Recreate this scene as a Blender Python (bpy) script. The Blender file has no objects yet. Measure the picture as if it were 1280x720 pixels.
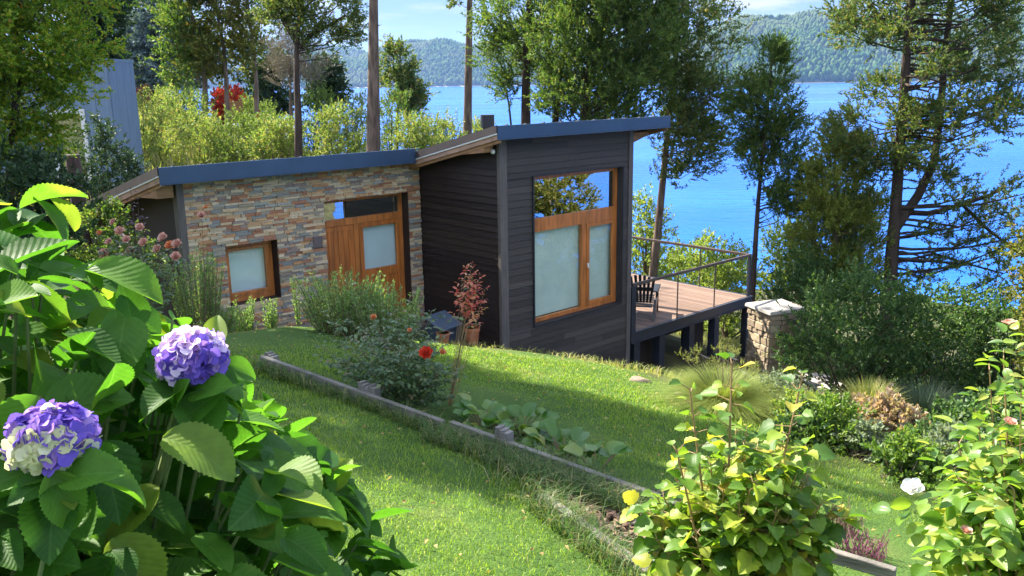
import bpy, math, random
import numpy as np
from mathutils import Vector, Matrix

R = math.radians
rng = np.random.default_rng(11)
random.seed(5)
scene = bpy.context.scene
col = scene.collection

# ---------------------------------------------------------------- camera constants
FPX, PITCH, ROLL = 1090.0, R(13.3), 0.0142
def ray(px, py):
    """direction (y = 1) of a photograph pixel, camera at the origin looking along +Y"""
    u = (px - 640) / FPX; v = (360 - py) / FPX
    c, s = math.cos(ROLL), math.sin(ROLL)
    u, v = c * u + s * v, -s * u + c * v
    d = np.array([u, math.cos(PITCH) + v * math.sin(PITCH), -math.sin(PITCH) + v * math.cos(PITCH)])
    return d / d[1]
def at(px, py, Y):
    return ray(px, py) * Y

# ---------------------------------------------------------------- terrain
LAKE = -12.0
def _plane(x, y): return (x, y, -1.6 - .237 * (.69 * x + .72 * y))
_A = [_plane(*q) for q in [(0,0),(-3,0),(3,0),(-3,4),(0,4),(2,4),(4,4),(-3,8),(-1.5,6),(0,8),(2,6.5),(2,9),(-1,10),(1.6,10.8),(3.2,7.7),(5,7),(0.5,2)]]
_A += [(-2.8,10.7,-3.0),(-4,9.6,-2.85),(-.5,12,-3.75),(-5.0,12.6,-4.2),(-3,14.2,-4.35),(-2,15,-4.4),(-.6,13.8,-4.3),(.6,13.9,-4.5),
  (2.6,16.4,-5.75),(5.6,19.4,-6.5),(5.7,16.6,-6.35),(6.4,18.5,-6.75),(4.9,12,-4.95),(5.2,10.4,-4.4),(6.5,14,-6.1),(9,18,-7.2),(8.5,20,-7.4),
  (10,23,-7.4),(8,30,-8.8),(6,26,-7.8),(10,40,-10.4),(16,45,-11.4),(4,45,-10.2),(20,58,-13.2),(2,62,-12.6),(18,30,-9.6),(14,16,-7.6),
  (-1.6,35,-5.2),(-3.7,24,-3.8),(-6.8,28,-3.2),(-10.8,25,-3.0),(-17.7,45,-1.5),(-14,45,-2.5),(-13,40,-2.6),(-8,38,-3.6),(-25,25,-1),(-25,10,0.3),
  (-10,12,-2.6),(-8,5,-1.1),(-8,0,0.1),(-30,70,-2.5),(-17,70,-5),(-5,60,-9),(-10,100,-13),(-45,110,-9),(-60,60,0),
  (40,60,-15),(60,30,-15),(40,20,-12.5),(30,10,-9.5),(60,0,-13),(20,0,-5.5),(10,0,-3.4),(10,8,-5),(0,130,-18),(-60,150,-16),(-110,100,-4),
  (0,-12,.6),(-20,-12,2.5),(20,-12,-4),(60,-12,-9),(-110,-12,6),(150,60,-19),(150,-12,-16),(100,140,-20),(-110,160,-15),(40,140,-19)]
_A = np.array(_A, float)
def _phi(r2): return .5 * r2 * np.log(np.maximum(r2, 1e-9))
_n = len(_A)
_K = _phi(((_A[:, None, :2] - _A[None, :, :2]) ** 2).sum(-1)) + np.eye(_n) * .4
_Pm = np.hstack([np.ones((_n, 1)), _A[:, :2]])
_M = np.block([[_K, _Pm], [_Pm.T, np.zeros((3, 3))]])
_wt = np.linalg.solve(_M, np.concatenate([_A[:, 2], np.zeros(3)]))
def ground(x, y):
    x = np.atleast_1d(np.asarray(x, float)); y = np.atleast_1d(np.asarray(y, float))
    out = np.empty(x.shape); xf, yf, o = x.ravel(), y.ravel(), out.ravel()
    for i in range(0, xf.size, 20000):
        xs, ys = xf[i:i+20000], yf[i:i+20000]
        r2 = (xs[:, None] - _A[:, 0]) ** 2 + (ys[:, None] - _A[:, 1]) ** 2
        o[i:i+20000] = _phi(r2) @ _wt[:_n] + _wt[_n] + _wt[_n+1] * xs + _wt[_n+2] * ys
    return o.reshape(x.shape)
def gz(x, y): return float(ground(x, y)[0])
def on_ground(px, py):
    """point of the ground seen at a pixel"""
    d = ray(px, py); t = 1.5
    Y = np.linspace(1.2, 90, 3000)
    h = d[2] * Y - ground(d[0] * Y, Y)
    k = np.argmax(h < 0)
    return d * Y[k]
def foot(px, Y):
    x = ray(px, 300)[0] * Y
    return np.array([x, Y, gz(x, Y)])

# ---------------------------------------------------------------- materials
def mat(name):
    m = bpy.data.materials.new(name); m.use_nodes = True
    nt = m.node_tree
    return m, nt, nt.nodes['Principled BSDF']
def nd(nt, t, **kw):
    n = nt.nodes.new(t)
    for k, v in kw.items():
        if k in n.inputs.keys() if hasattr(n.inputs, 'keys') else False: n.inputs[k].default_value = v
        else: setattr(n, k, v)
    return n
def ramp(nt, stops, interp='LINEAR'):
    r = nt.nodes.new('ShaderNodeValToRGB'); cr = r.color_ramp; cr.interpolation = interp
    while len(cr.elements) < len(stops): cr.elements.new(.5)
    for e, (p, c) in zip(cr.elements, stops):
        e.position = p; e.color = (*c, 1)
    return r
def plain(name, c, rough=.6, var=.15, scale=6, bump=.0, spec=.5, bscale=40, stretch=(1,1,1), metal=0.):
    m, nt, b = mat(name)
    tc = nd(nt, 'ShaderNodeTexCoord'); mp = nd(nt, 'ShaderNodeMapping'); mp.inputs['Scale'].default_value = stretch
    nt.links.new(tc.outputs['Object'], mp.inputs[0])
    nz = nd(nt, 'ShaderNodeTexNoise', Scale=scale, Detail=6.)
    nt.links.new(mp.outputs[0], nz.inputs['Vector'])
    c = np.array(c)
    r = ramp(nt, [(.3, tuple(c * (1 - var))), (.7, tuple(np.minimum(c * (1 + var), 1)))])
    nt.links.new(nz.outputs[0], r.inputs[0]); nt.links.new(r.outputs[0], b.inputs['Base Color'])
    b.inputs['Roughness'].default_value = rough; b.inputs['Specular IOR Level'].default_value = spec
    b.inputs['Metallic'].default_value = metal
    if bump:
        n2 = nd(nt, 'ShaderNodeTexNoise', Scale=bscale, Detail=5.); nt.links.new(mp.outputs[0], n2.inputs['Vector'])
        bp = nd(nt, 'ShaderNodeBump', Strength=bump, Distance=.02)
        nt.links.new(n2.outputs[0], bp.inputs['Height']); nt.links.new(bp.outputs[0], b.inputs['Normal'])
    return m
def islands(name, stops, rough=.6, spec=.4, bump=0., bscale=60, stretch=(1,1,1), noise=.25):
    """one colour per loose piece (stones, chips, boards) with some grain"""
    m, nt, b = mat(name)
    g = nd(nt, 'ShaderNodeNewGeometry'); r = ramp(nt, stops)
    nt.links.new(g.outputs['Random Per Island'], r.inputs[0])
    tc = nd(nt, 'ShaderNodeTexCoord'); mp = nd(nt, 'ShaderNodeMapping'); mp.inputs['Scale'].default_value = stretch
    nt.links.new(tc.outputs['Object'], mp.inputs[0])
    nz = nd(nt, 'ShaderNodeTexNoise', Scale=bscale, Detail=6.); nt.links.new(mp.outputs[0], nz.inputs['Vector'])
    mr = nd(nt, 'ShaderNodeMapRange'); mr.inputs['To Min'].default_value = 1 - noise * 1.6; mr.inputs['To Max'].default_value = 1 + noise * 1.6
    nt.links.new(nz.outputs[0], mr.inputs[0])
    mx = nd(nt, 'ShaderNodeMix', data_type='RGBA', blend_type='MULTIPLY'); mx.inputs[0].default_value = 1
    nt.links.new(r.outputs[0], mx.inputs[6]); nt.links.new(mr.outputs[0], mx.inputs[7])
    nt.links.new(mx.outputs[2], b.inputs['Base Color'])
    b.inputs['Roughness'].default_value = rough; b.inputs['Specular IOR Level'].default_value = spec
    if bump:
        bp = nd(nt, 'ShaderNodeBump', Strength=bump, Distance=.015)
        nt.links.new(nz.outputs[0], bp.inputs['Height']); nt.links.new(bp.outputs[0], b.inputs['Normal'])
    return m
def leafmat(name, stops, trans=.35, rough=.5, spec=.3, tint=(1.25, 1.25, .6), vein=False, tmul=1.6, patch=None):
    m, nt, b = mat(name)
    g = nd(nt, 'ShaderNodeNewGeometry'); r = ramp(nt, stops)
    nt.links.new(g.outputs['Random Per Island'], r.inputs[0])
    colr = r.outputs[0]
    if patch:                                   # stands, worn or yellowed patches: (scale, low, high, colour, amount)
        tcp = nd(nt, 'ShaderNodeTexCoord'); np_ = nd(nt, 'ShaderNodeTexNoise', Scale=patch[0], Detail=5.); nt.links.new(tcp.outputs['Object'], np_.inputs[0])
        mp_ = nd(nt, 'ShaderNodeMapRange', interpolation_type='SMOOTHSTEP'); mp_.inputs[1].default_value = patch[1]; mp_.inputs[2].default_value = patch[2]; mp_.inputs[4].default_value = patch[4]
        nt.links.new(np_.outputs[0], mp_.inputs[0]); mxp = nd(nt, 'ShaderNodeMix', data_type='RGBA'); nt.links.new(mp_.outputs[0], mxp.inputs[0])
        nt.links.new(colr, mxp.inputs[6]); mxp.inputs[7].default_value = (*patch[3], 1); colr = mxp.outputs[2]
    if vein:
        uv = nd(nt, 'ShaderNodeUVMap'); sp = nd(nt, 'ShaderNodeSeparateXYZ'); nt.links.new(uv.outputs[0], sp.inputs[0])
        def M(op, a, bv=None):
            n = nd(nt, 'ShaderNodeMath', operation=op)
            for i, q in enumerate([a, bv]):
                if q is None: continue
                if isinstance(q, (int, float)): n.inputs[i].default_value = q
                else: nt.links.new(q, n.inputs[i])
            return n.outputs[0]
        a = M('ABSOLUTE', M('SUBTRACT', sp.outputs[0], .5))            # 0..0.5 from the midrib
        ph = M('MULTIPLY', M('SUBTRACT', sp.outputs[1], M('MULTIPLY', M('POWER', a, .85), .6)), 11.)
        tri = M('PINGPONG', ph, .5)                                     # 0 at a vein, .5 between
        v1 = nd(nt, 'ShaderNodeMapRange', interpolation_type='SMOOTHSTEP'); v1.inputs[1].default_value = 0.; v1.inputs[2].default_value = .13; v1.inputs[3].default_value = 1; v1.inputs[4].default_value = 0
        nt.links.new(tri, v1.inputs[0])
        v2 = nd(nt, 'ShaderNodeMapRange', interpolation_type='SMOOTHSTEP'); v2.inputs[1].default_value = 0.01; v2.inputs[2].default_value = .03; v2.inputs[3].default_value = 1; v2.inputs[4].default_value = 0
        nt.links.new(a, v2.inputs[0])
        v = M('MAXIMUM', M('MULTIPLY', v1.outputs[0], .55), v2.outputs[0])
        mx = nd(nt, 'ShaderNodeMix', data_type='RGBA'); nt.links.new(M('MULTIPLY', v, .16), mx.inputs[0])
        nt.links.new(colr, mx.inputs[6]); mx.inputs[7].default_value = (.16, .30, .07, 1)
        nz = nd(nt, 'ShaderNodeTexNoise', Scale=55., Detail=4.); tc = nd(nt, 'ShaderNodeTexCoord'); nt.links.new(tc.outputs['Object'], nz.inputs[0])
        mr = nd(nt, 'ShaderNodeMapRange'); mr.inputs[3].default_value = .72; mr.inputs[4].default_value = 1.28; nt.links.new(nz.outputs[0], mr.inputs[0])
        m2 = nd(nt, 'ShaderNodeMix', data_type='RGBA', blend_type='MULTIPLY'); m2.inputs[0].default_value = 1
        nt.links.new(mx.outputs[2], m2.inputs[6]); nt.links.new(mr.outputs[0], m2.inputs[7])
        colr = m2.outputs[2]
        hgt = M('ADD', M('SUBTRACT', tri, M('MULTIPLY', v2.outputs[0], .5)), M('MULTIPLY', nz.outputs[0], .6))
        bp = nd(nt, 'ShaderNodeBump', Strength=.22, Distance=.005); nt.links.new(hgt, bp.inputs['Height'])
        nt.links.new(bp.outputs[0], b.inputs['Normal'])
    nt.links.new(colr, b.inputs['Base Color'])
    b.inputs['Roughness'].default_value = rough; b.inputs['Specular IOR Level'].default_value = spec
    t = nd(nt, 'ShaderNodeBsdfTranslucent')
    tm = nd(nt, 'ShaderNodeMix', data_type='RGBA', blend_type='MULTIPLY'); tm.inputs[0].default_value = 1
    nt.links.new(colr, tm.inputs[6]); tm.inputs[7].default_value = (tint[0]*tmul, tint[1]*tmul, tint[2]*tmul, 1)
    nt.links.new(tm.outputs[2], t.inputs[0])
    mix = nd(nt, 'ShaderNodeMixShader'); mix.inputs[0].default_value = trans
    nt.links.new(b.outputs[0], mix.inputs[1]); nt.links.new(t.outputs[0], mix.inputs[2])
    nt.links.new(mix.outputs[0], nt.nodes['Material Output'].inputs[0])
    return m

# ---------------------------------------------------------------- objects and meshes
def tag(o, label=None, cat=None, group=None, kind=None):
    if label: o['label'] = label
    if cat: o['category'] = cat
    if group: o['group'] = group
    if kind: o['kind'] = kind
    return o
def empty(name, loc, rz=0., label=None, cat=None, group=None):
    o = bpy.data.objects.new(name, None); col.objects.link(o)
    o.location = loc; o.rotation_euler = (0, 0, rz); o.empty_display_size = .2
    return tag(o, label, cat, group)
def link(name, me, m=None, parent=None):
    for k in (m if isinstance(m, (list, tuple)) else [m]):
        if k: me.materials.append(k)
    o = bpy.data.objects.new(name, me); col.objects.link(o)
    if parent: o.parent = parent
    return o
def copy_tree(o, parent=None):
    c = o.copy(); col.objects.link(c)
    if parent: c.parent = parent
    for ch in list(o.children): copy_tree(ch, c)
    return c
def npmesh(name, V, faces, m=None, parent=None, uv=None, smooth=False, mi=None):
    """V (n,3); faces: list of integer arrays (k,3) or (k,4)"""
    me = bpy.data.meshes.new(name)
    V = np.asarray(V, np.float32); me.vertices.add(len(V)); me.vertices.foreach_set('co', V.ravel())
    faces = [np.asarray(f, np.int32) for f in faces if len(f)]
    idx = np.concatenate([f.ravel() for f in faces]); tot = np.concatenate([np.full(len(f), f.shape[1], np.int32) for f in faces])
    me.loops.add(len(idx)); me.loops.foreach_set('vertex_index', idx)
    me.polygons.add(len(tot)); st = np.concatenate([[0], np.cumsum(tot)[:-1]]).astype(np.int32)
    me.polygons.foreach_set('loop_start', st); me.polygons.foreach_set('loop_total', tot)
    if smooth: me.polygons.foreach_set('use_smooth', np.ones(len(tot), bool))
    if mi is not None: me.polygons.foreach_set('material_index', np.asarray(mi, np.int32))
    if uv is not None:
        l = me.uv_layers.new(name='UVMap'); l.data.foreach_set('uv', np.asarray(uv, np.float32)[idx].ravel())
    me.update(calc_edges=True); me.validate()
    return link(name, me, m, parent)
class MB:
    def __init__(s): s.v = []; s.f = []; s.mi = []; s.cur = 0
    def add(s, vs, fs):
        n = len(s.v); s.v += [tuple(map(float, q)) for q in vs]; s.f += [tuple(i + n for i in f) for f in fs]; s.mi += [s.cur] * len(fs)
    def box(s, a, b):
        (x0, y0, z0), (x1, y1, z1) = a, b
        s.add([(x0,y0,z0),(x1,y0,z0),(x1,y1,z0),(x0,y1,z0),(x0,y0,z1),(x1,y0,z1),(x1,y1,z1),(x0,y1,z1)],
              [(0,3,2,1),(4,5,6,7),(0,1,5,4),(1,2,6,5),(2,3,7,6),(3,0,4,7)]); return s
    def hexa(s, q):
        s.add(q, [(0,3,2,1),(4,5,6,7),(0,1,5,4),(1,2,6,5),(2,3,7,6),(3,0,4,7)]); return s
    def bar(s, p, q, w, h, up=(0,0,1)):
        """box beam from p to q, w wide sideways, h high"""
        p, q = Vector(p), Vector(q); d = (q - p).normalized(); u = Vector(up); t = d.cross(u).normalized(); u = t.cross(d)
        o = [(-w/2,-h/2),(w/2,-h/2),(w/2,h/2),(-w/2,h/2)]
        s.add([p + t*a + u*b for a, b in o] + [q + t*a + u*b for a, b in o],
              [(0,1,2,3),(7,6,5,4),(0,4,5,1),(1,5,6,2),(2,6,7,3),(3,7,4,0)]); return s
    def tube(s, pts, rad, n=8, cap=True, wob=0.):
        pts = [Vector(p) for p in pts]
        if not hasattr(rad, '__len__'): rad = [rad] * len(pts)
        rings = []; ref = None
        for i, p in enumerate(pts):
            d = (pts[min(i+1, len(pts)-1)] - pts[max(i-1, 0)]).normalized()
            if ref is None or abs(ref.dot(d)) > .95: ref = Vector((1,0,0)) if abs(d.x) < .8 else Vector((0,1,0))
            t = (ref - d * ref.dot(d)).normalized(); b = d.cross(t); ref = t
            rings.append([p + (t*math.cos(2*math.pi*k/n) + b*math.sin(2*math.pi*k/n)) * rad[i] * (1 + wob*random.uniform(-1,1)) for k in range(n)])
        vs = [v for r in rings for v in r]; fs = []
        for i in range(len(pts)-1):
            for k in range(n): fs.append((i*n+k, i*n+(k+1)%n, (i+1)*n+(k+1)%n, (i+1)*n+k))
        if cap: fs += [tuple(range(n-1,-1,-1)), tuple((len(pts)-1)*n+k for k in range(n))]
        s.add(vs, fs); return s
    def build(s, name, m=None, parent=None, smooth=False, bevel=0.):
        me = bpy.data.meshes.new(name); me.from_pydata(s.v, [], s.f)
        me.polygons.foreach_set('material_index', s.mi)
        if smooth: me.polygons.foreach_set('use_smooth', [True] * len(s.f))
        me.update(); o = link(name, me, m, parent)
        if bevel:
            b = o.modifiers.new('bevel', 'BEVEL'); b.width = bevel; b.segments = 2; b.limit_method = 'ANGLE'
        return o

# ---------------------------------------------------------------- leaves
def unit(a): return a / np.maximum(np.linalg.norm(a, axis=-1, keepdims=True), 1e-9)
def rdir(n): return unit(rng.normal(size=(n, 3)))
def small_leaves(P, D, N, L, W, fold=.25, droop=.1):
    """folded diamonds: 4 vertices, 2 triangles each"""
    n = len(P); D = unit(D); T = unit(np.cross(D, N)); N = np.cross(T, D)
    L = np.broadcast_to(np.asarray(L, float), n)[:, None]; W = np.broadcast_to(np.asarray(W, float), n)[:, None]
    V = np.stack([P, P + D*L*.45 + T*W*.5 + N*W*fold, P + D*L - N*L*droop, P + D*L*.45 - T*W*.5 + N*W*fold], 1).reshape(-1, 3)
    b = np.arange(n)[:, None] * 4
    return V, np.concatenate([b + [0, 1, 2], b + [0, 2, 3]])
OVATE = [(0,.04),(.08,.3),(.22,.42),(.38,.48),(.55,.44),(.72,.32),(.86,.17),(1,.01)]
LOBED = [(0,.05),(.06,.36),(.14,.44),(.2,.5),(.26,.47),(.32,.42),(.38,.49),(.46,.47),(.54,.44),(.6,.34),(.66,.31),(.74,.29),(.82,.2),(.9,.13),(1,.01)]
def serrate(n=34, amp=.05):
    out = []
    for i in range(n + 1):
        u = i / n; w = .50 * (math.sin(math.pi * min(1, u ** .8)) ** .75) * (1 - .12 * u)
        if 0 < i < n and i % 2: w *= 1 - amp * 1.6
        out.append((u, max(w, .008)))
    return out
def big_leaves(P, D, N, L, W, prof=OVATE, across=(-1,-.5,0,.5,1), cup=.18, droop=.25, wave=.0):
    """gridded leaves with a midrib fold, a curl and UVs (u across, v along)"""
    n = len(P); D = unit(D); T = unit(np.cross(D, N)); N = np.cross(T, D)
    L = np.broadcast_to(np.asarray(L, float), n); W = np.broadcast_to(np.asarray(W, float), n)
    cup = np.broadcast_to(np.asarray(cup, float), n); droop = np.broadcast_to(np.asarray(droop, float), n)
    S, A = len(prof), len(across); V = np.empty((n, S, A, 3)); UV = np.empty((n, S, A, 2))
    ph = rng.uniform(0, 6.28, n)
    for i, (u, hw) in enumerate(prof):
        ang = droop * u * 1.6                        # bend downwards along the length
        fw = np.where(droop != 0, np.sin(ang) / np.maximum(1.6 * np.abs(droop), 1e-6) * np.sign(droop + 1e-12), u)
        dn = np.where(droop != 0, (1 - np.cos(ang)) / (1.6 * droop + 1e-12), 0)
        c = P + D * (fw * L)[:, None] - N * (dn * L)[:, None]
        nn = N * np.cos(ang)[:, None] + D * np.sin(ang)[:, None]
        for j, a in enumerate(across):
            h = abs(a) ** 1.4 * cup * W * hw * 2 + wave * W * np.sin(u * 9 + ph + a * 1.7) * abs(a)
            V[:, i, j] = c + T * (a * hw * W)[:, None] + nn * h[:, None]
            UV[:, i, j] = (.5 + .5 * a * min(1., hw * 2.2), u)
    g = np.arange(S * A).reshape(S, A)
    q = np.stack([g[:-1, :-1], g[:-1, 1:], g[1:, 1:], g[1:, :-1]], -1).reshape(-1, 4)
    F = (q[None] + (np.arange(n) * S * A)[:, None, None]).reshape(-1, 4)
    return V.reshape(-1, 3), F, UV.reshape(-1, 2)
def sprays(C, Rr, O, n_s, m, l_s, L, W, up=.3, flat=.75, out=.8, jit=.5, leafspread=.7):
    """feathery clumps: round each centre C (radius Rr, outward O) n_s twigs with m leaves each"""
    k = len(C); n = k * n_s
    c = np.repeat(C, n_s, 0); r = np.repeat(Rr, n_s); o = np.repeat(O, n_s, 0)
    g = rng.normal(size=(n, 3)) * .55; g[:, 2] *= flat
    p = c + g * r[:, None]
    d = unit(unit(g) * .7 + o * out + np.array([0, 0, up]) + rng.normal(size=(n, 3)) * jit)
    p = np.repeat(p, m, 0); d = np.repeat(d, m, 0); t = np.tile(np.linspace(0, 1, m), n)
    ls = l_s * np.repeat(rng.uniform(.6, 1.2, n), m)
    P = p + d * (t * ls)[:, None]
    D = unit(d + rng.normal(size=P.shape) * leafspread)
    return P, D, rdir(len(P)), L * rng.uniform(.6, 1.25, len(P)) * (1 - .35 * t), W * rng.uniform(.7, 1.2, len(P))
def leafobj(name, PDNLW, m, parent, fold=.25, droop=.1):
    V, F = small_leaves(*PDNLW, fold=fold, droop=droop)
    return npmesh(name, V, [F], m, parent)
# ---------------------------------------------------------------- light, sky, camera
SUN_AZ, SUN_EL = R(-53), R(46)
w = bpy.data.worlds.new('World'); scene.world = w; w.use_nodes = True
nt = w.node_tree; bg = nt.nodes['Background']
sky = nt.nodes.new('ShaderNodeTexSky'); sky.sky_type = 'NISHITA'; sky.sun_disc = False
sky.sun_elevation = SUN_EL; sky.sun_rotation = SUN_AZ; sky.air_density = .6; sky.dust_density = .05; sky.ozone_density = 1.4; sky.altitude = 2200
tc = nt.nodes.new('ShaderNodeTexCoord')
def cloud(scale_xyz, detail, lo, hi, off):
    mp = nt.nodes.new('ShaderNodeMapping'); mp.inputs['Scale'].default_value = scale_xyz; mp.inputs['Location'].default_value = off
    nz = nt.nodes.new('ShaderNodeTexNoise'); nz.inputs['Scale'].default_value = 1; nz.inputs['Detail'].default_value = detail; nz.inputs['Roughness'].default_value = .6
    mr = nt.nodes.new('ShaderNodeMapRange'); mr.interpolation_type = 'SMOOTHSTEP'; mr.inputs[1].default_value = lo; mr.inputs[2].default_value = hi
    nt.links.new(tc.outputs['Generated'], mp.inputs[0]); nt.links.new(mp.outputs[0], nz.inputs['Vector']); nt.links.new(nz.outputs[0], mr.inputs[0])
    return mr.outputs[0]
c1 = cloud((4, 4, 17), 7, .49, .66, (3.1, .4, 1.3)); c2 = cloud((9, 9, 60), 5, .5, .75, (.2, 5, 2))
mxv = nt.nodes.new('ShaderNodeMath'); mxv.operation = 'MAXIMUM'; nt.links.new(c1, mxv.inputs[0])
half = nt.nodes.new('ShaderNodeMath'); half.operation = 'MULTIPLY'; half.inputs[1].default_value = .6; nt.links.new(c2, half.inputs[0]); nt.links.new(half.outputs[0], mxv.inputs[1])
mixc = nt.nodes.new('ShaderNodeMix'); mixc.data_type = 'RGBA'
nt.links.new(mxv.outputs[0], mixc.inputs[0]); nt.links.new(sky.outputs[0], mixc.inputs[6]); mixc.inputs[7].default_value = (7.4, 7.5, 7.7, 1)
sx = nt.nodes.new('ShaderNodeSeparateXYZ'); nt.links.new(tc.outputs['Generated'], sx.inputs[0])
er = nt.nodes.new('ShaderNodeMapRange'); er.interpolation_type = 'SMOOTHSTEP'; er.inputs[1].default_value = .05; er.inputs[2].default_value = .42; er.inputs[3].default_value = .21; er.inputs[4].default_value = 1.15
nt.links.new(sx.outputs[2], er.inputs[0]); em = nt.nodes.new('ShaderNodeMix'); em.data_type = 'RGBA'; em.blend_type = 'MULTIPLY'; em.inputs[0].default_value = 1
nt.links.new(mixc.outputs[2], em.inputs[6]); nt.links.new(er.outputs[0], em.inputs[7]); nt.links.new(em.outputs[2], bg.inputs[0]); bg.inputs[1].default_value = .15
sd = bpy.data.lights.new('sun', 'SUN'); sd.energy = 4.9; sd.angle = R(.5); sd.color = (1, .93, .80)
so = bpy.data.objects.new('sun', sd); col.objects.link(so)
tosun = Vector((math.sin(SUN_AZ)*math.cos(SUN_EL), math.cos(SUN_AZ)*math.cos(SUN_EL), math.sin(SUN_EL)))
so.rotation_euler = tosun.to_track_quat('Z', 'Y').to_euler(); so.location = tosun * 40
cd = bpy.data.cameras.new('camera'); co = bpy.data.objects.new('camera', cd); col.objects.link(co); scene.camera = co
cd.sensor_width = 36; cd.lens = 36 * FPX / 1280; cd.clip_start = .05; cd.clip_end = 12000
rx, ry, rz_ = np.array([1,0,0.]), np.array([0,math.sin(PITCH),math.cos(PITCH)]), -np.array([0,math.cos(PITCH),-math.sin(PITCH)])
c_, s_ = math.cos(ROLL), math.sin(ROLL)
ax = c_*rx - s_*ry; ay = s_*rx + c_*ry
co.matrix_world = Matrix(((ax[0],ay[0],rz_[0],0),(ax[1],ay[1],rz_[1],0),(ax[2],ay[2],rz_[2],0),(0,0,0,1)))
scene.view_settings.view_transform = 'Standard'; scene.view_settings.look = 'None'; scene.view_settings.gamma = 1
scene.view_settings.exposure = 2.0
scene.cycles.use_denoising = True; scene.cycles.max_bounces = 8; scene.cycles.transparent_max_bounces = 12
scene.cycles.sample_clamp_indirect = 6; scene.cycles.volume_bounces = 1

# ---------------------------------------------------------------- house frame (local x along the front wall, y into the house)
C0 = np.array([-.178, 14.57]); HA = R(90 - 47.43)
D1 = np.array([math.cos(HA), math.sin(HA)]); D2 = np.array([-math.sin(HA), math.cos(HA)])
def hw(s, t): return C0 + s * D1 + t * D2
def hl(x, y):
    dx, dy = np.asarray(x) - C0[0], np.asarray(y) - C0[1]
    return dx * D1[0] + dy * D1[1], dx * D2[0] + dy * D2[1]
HOUSE_Z = 0.

# ---------------------------------------------------------------- the ground sheet
def lawn_mask(x, y):
    n = .25 * np.sin(x * 2.1 + 1.3 * np.sin(y * 1.7)) + .18 * np.sin(y * 3.3 + x)
    right = np.interp(y, [2, 5, 6.8, 7.4, 8.9, 9.6, 11.2, 12.5], [4.6, 4.0, 3.4, 2.95, 2.75, 2.1, 1.7, .7])
    m = np.clip((right + n * .5 - x) * 2.5, 0, 1) * np.clip((13.4 + n - y + np.minimum(x, 0) * .2) * 1.5, 0, 1) * np.clip((x + 8) * .7, 0, 1)
    return m * np.clip((y + 8) * .5, 0, 1)
E1a, E1b = np.array([.16, 4.72]), np.array([.66, 3.66])     # near weathered edging
def mulch_mask(x, y):
    ab = E1b - E1a; L = np.linalg.norm(ab); u = ((x - E1a[0]) * ab[0] + (y - E1a[1]) * ab[1]) / L
    v = ((x - E1a[0]) * ab[1] - (y - E1a[1]) * ab[0]) / -L      # distance to the downhill side
    return ((v > -.03) & (v < .95) & (u > -.25) & (u < 3.2)), u, v
def graded(lo, hi, core_lo, core_hi, step, far):
    c = list(np.arange(core_lo, core_hi, step)); s = step; q = core_hi
    a = []
    while q < hi: a.append(q); s = min(s * 1.13, far); q += s
    a.append(hi); s = step; q = core_lo - step; b = []
    while q > lo: b.append(q); s = min(s * 1.13, far); q -= s
    b.append(lo)
    return np.array(b[::-1] + c + a)
gx = graded(-110, 150, -6, 6.5, .11, 5); gy = graded(-12, 155, 1.2, 14, .11, 5)
X, Y = np.meshgrid(gx, gy); Z = ground(X, Y)
s_l, t_l = hl(X, Y)
inside = ((s_l > .1) & (s_l < 3.3) & (t_l > .12) & (t_l < 6)) | ((s_l > -4.4) & (s_l < .2) & (t_l > 2.45) & (t_l < 7))
near = np.exp(-((X / 9) ** 2 + ((Y - 6) / 9) ** 2))
bump = .018 * np.sin(X * 3.7 + np.sin(Y * 2.9)) * np.sin(Y * 3.1 + .7) + .03 * np.sin(X * 1.3 + 2) * np.sin(Y * 1.1)
Z = Z + bump * near + (1 - near) * .12 * np.sin(X * .7 + 1) * np.sin(Y * .6)
Z = np.where(inside, np.minimum(Z, -6.0), Z)
LM = lawn_mask(X, Y); MM = mulch_mask(X, Y)[0].astype(float)
nx, ny = len(gx), len(gy); g = np.arange(nx * ny).reshape(ny, nx)
q = np.stack([g[:-1,:-1], g[:-1,1:], g[1:,1:], g[1:,:-1]], -1).reshape(-1, 4)
m, nt, b = mat('soil_and_turf')
at1 = nd(nt, 'ShaderNodeAttribute', attribute_name='lawn'); at2 = nd(nt, 'ShaderNodeAttribute', attribute_name='mulch')
tcn = nd(nt, 'ShaderNodeTexCoord')
nz = nd(nt, 'ShaderNodeTexNoise', Scale=1.1, Detail=8.); nt.links.new(tcn.outputs['Object'], nz.inputs[0])
nz2 = nd(nt, 'ShaderNodeTexNoise', Scale=45., Detail=5.); nt.links.new(tcn.outputs['Object'], nz2.inputs[0])
ra = ramp(nt, [(.3, (.035,.075,.012)), (.55, (.06,.11,.02)), (.75, (.11,.13,.035))]); nt.links.new(nz.outputs[0], ra.inputs[0])
rb = ramp(nt, [(.3, (.035,.03,.018)), (.5, (.06,.065,.025)), (.7, (.11,.1,.045))]); nt.links.new(nz.outputs[0], rb.inputs[0])
mx = nd(nt, 'ShaderNodeMix', data_type='RGBA'); nt.links.new(at1.outputs['Fac'], mx.inputs[0]); nt.links.new(rb.outputs[0], mx.inputs[6]); nt.links.new(ra.outputs[0], mx.inputs[7])
m2 = nd(nt, 'ShaderNodeMix', data_type='RGBA'); nt.links.new(at2.outputs['Fac'], m2.inputs[0]); nt.links.new(mx.outputs[2], m2.inputs[6]); m2.inputs[7].default_value = (.05,.032,.022,1)
mrr = nd(nt, 'ShaderNodeMapRange'); mrr.inputs[3].default_value = .6; mrr.inputs[4].default_value = 1.4; nt.links.new(nz2.outputs[0], mrr.inputs[0])
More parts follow.
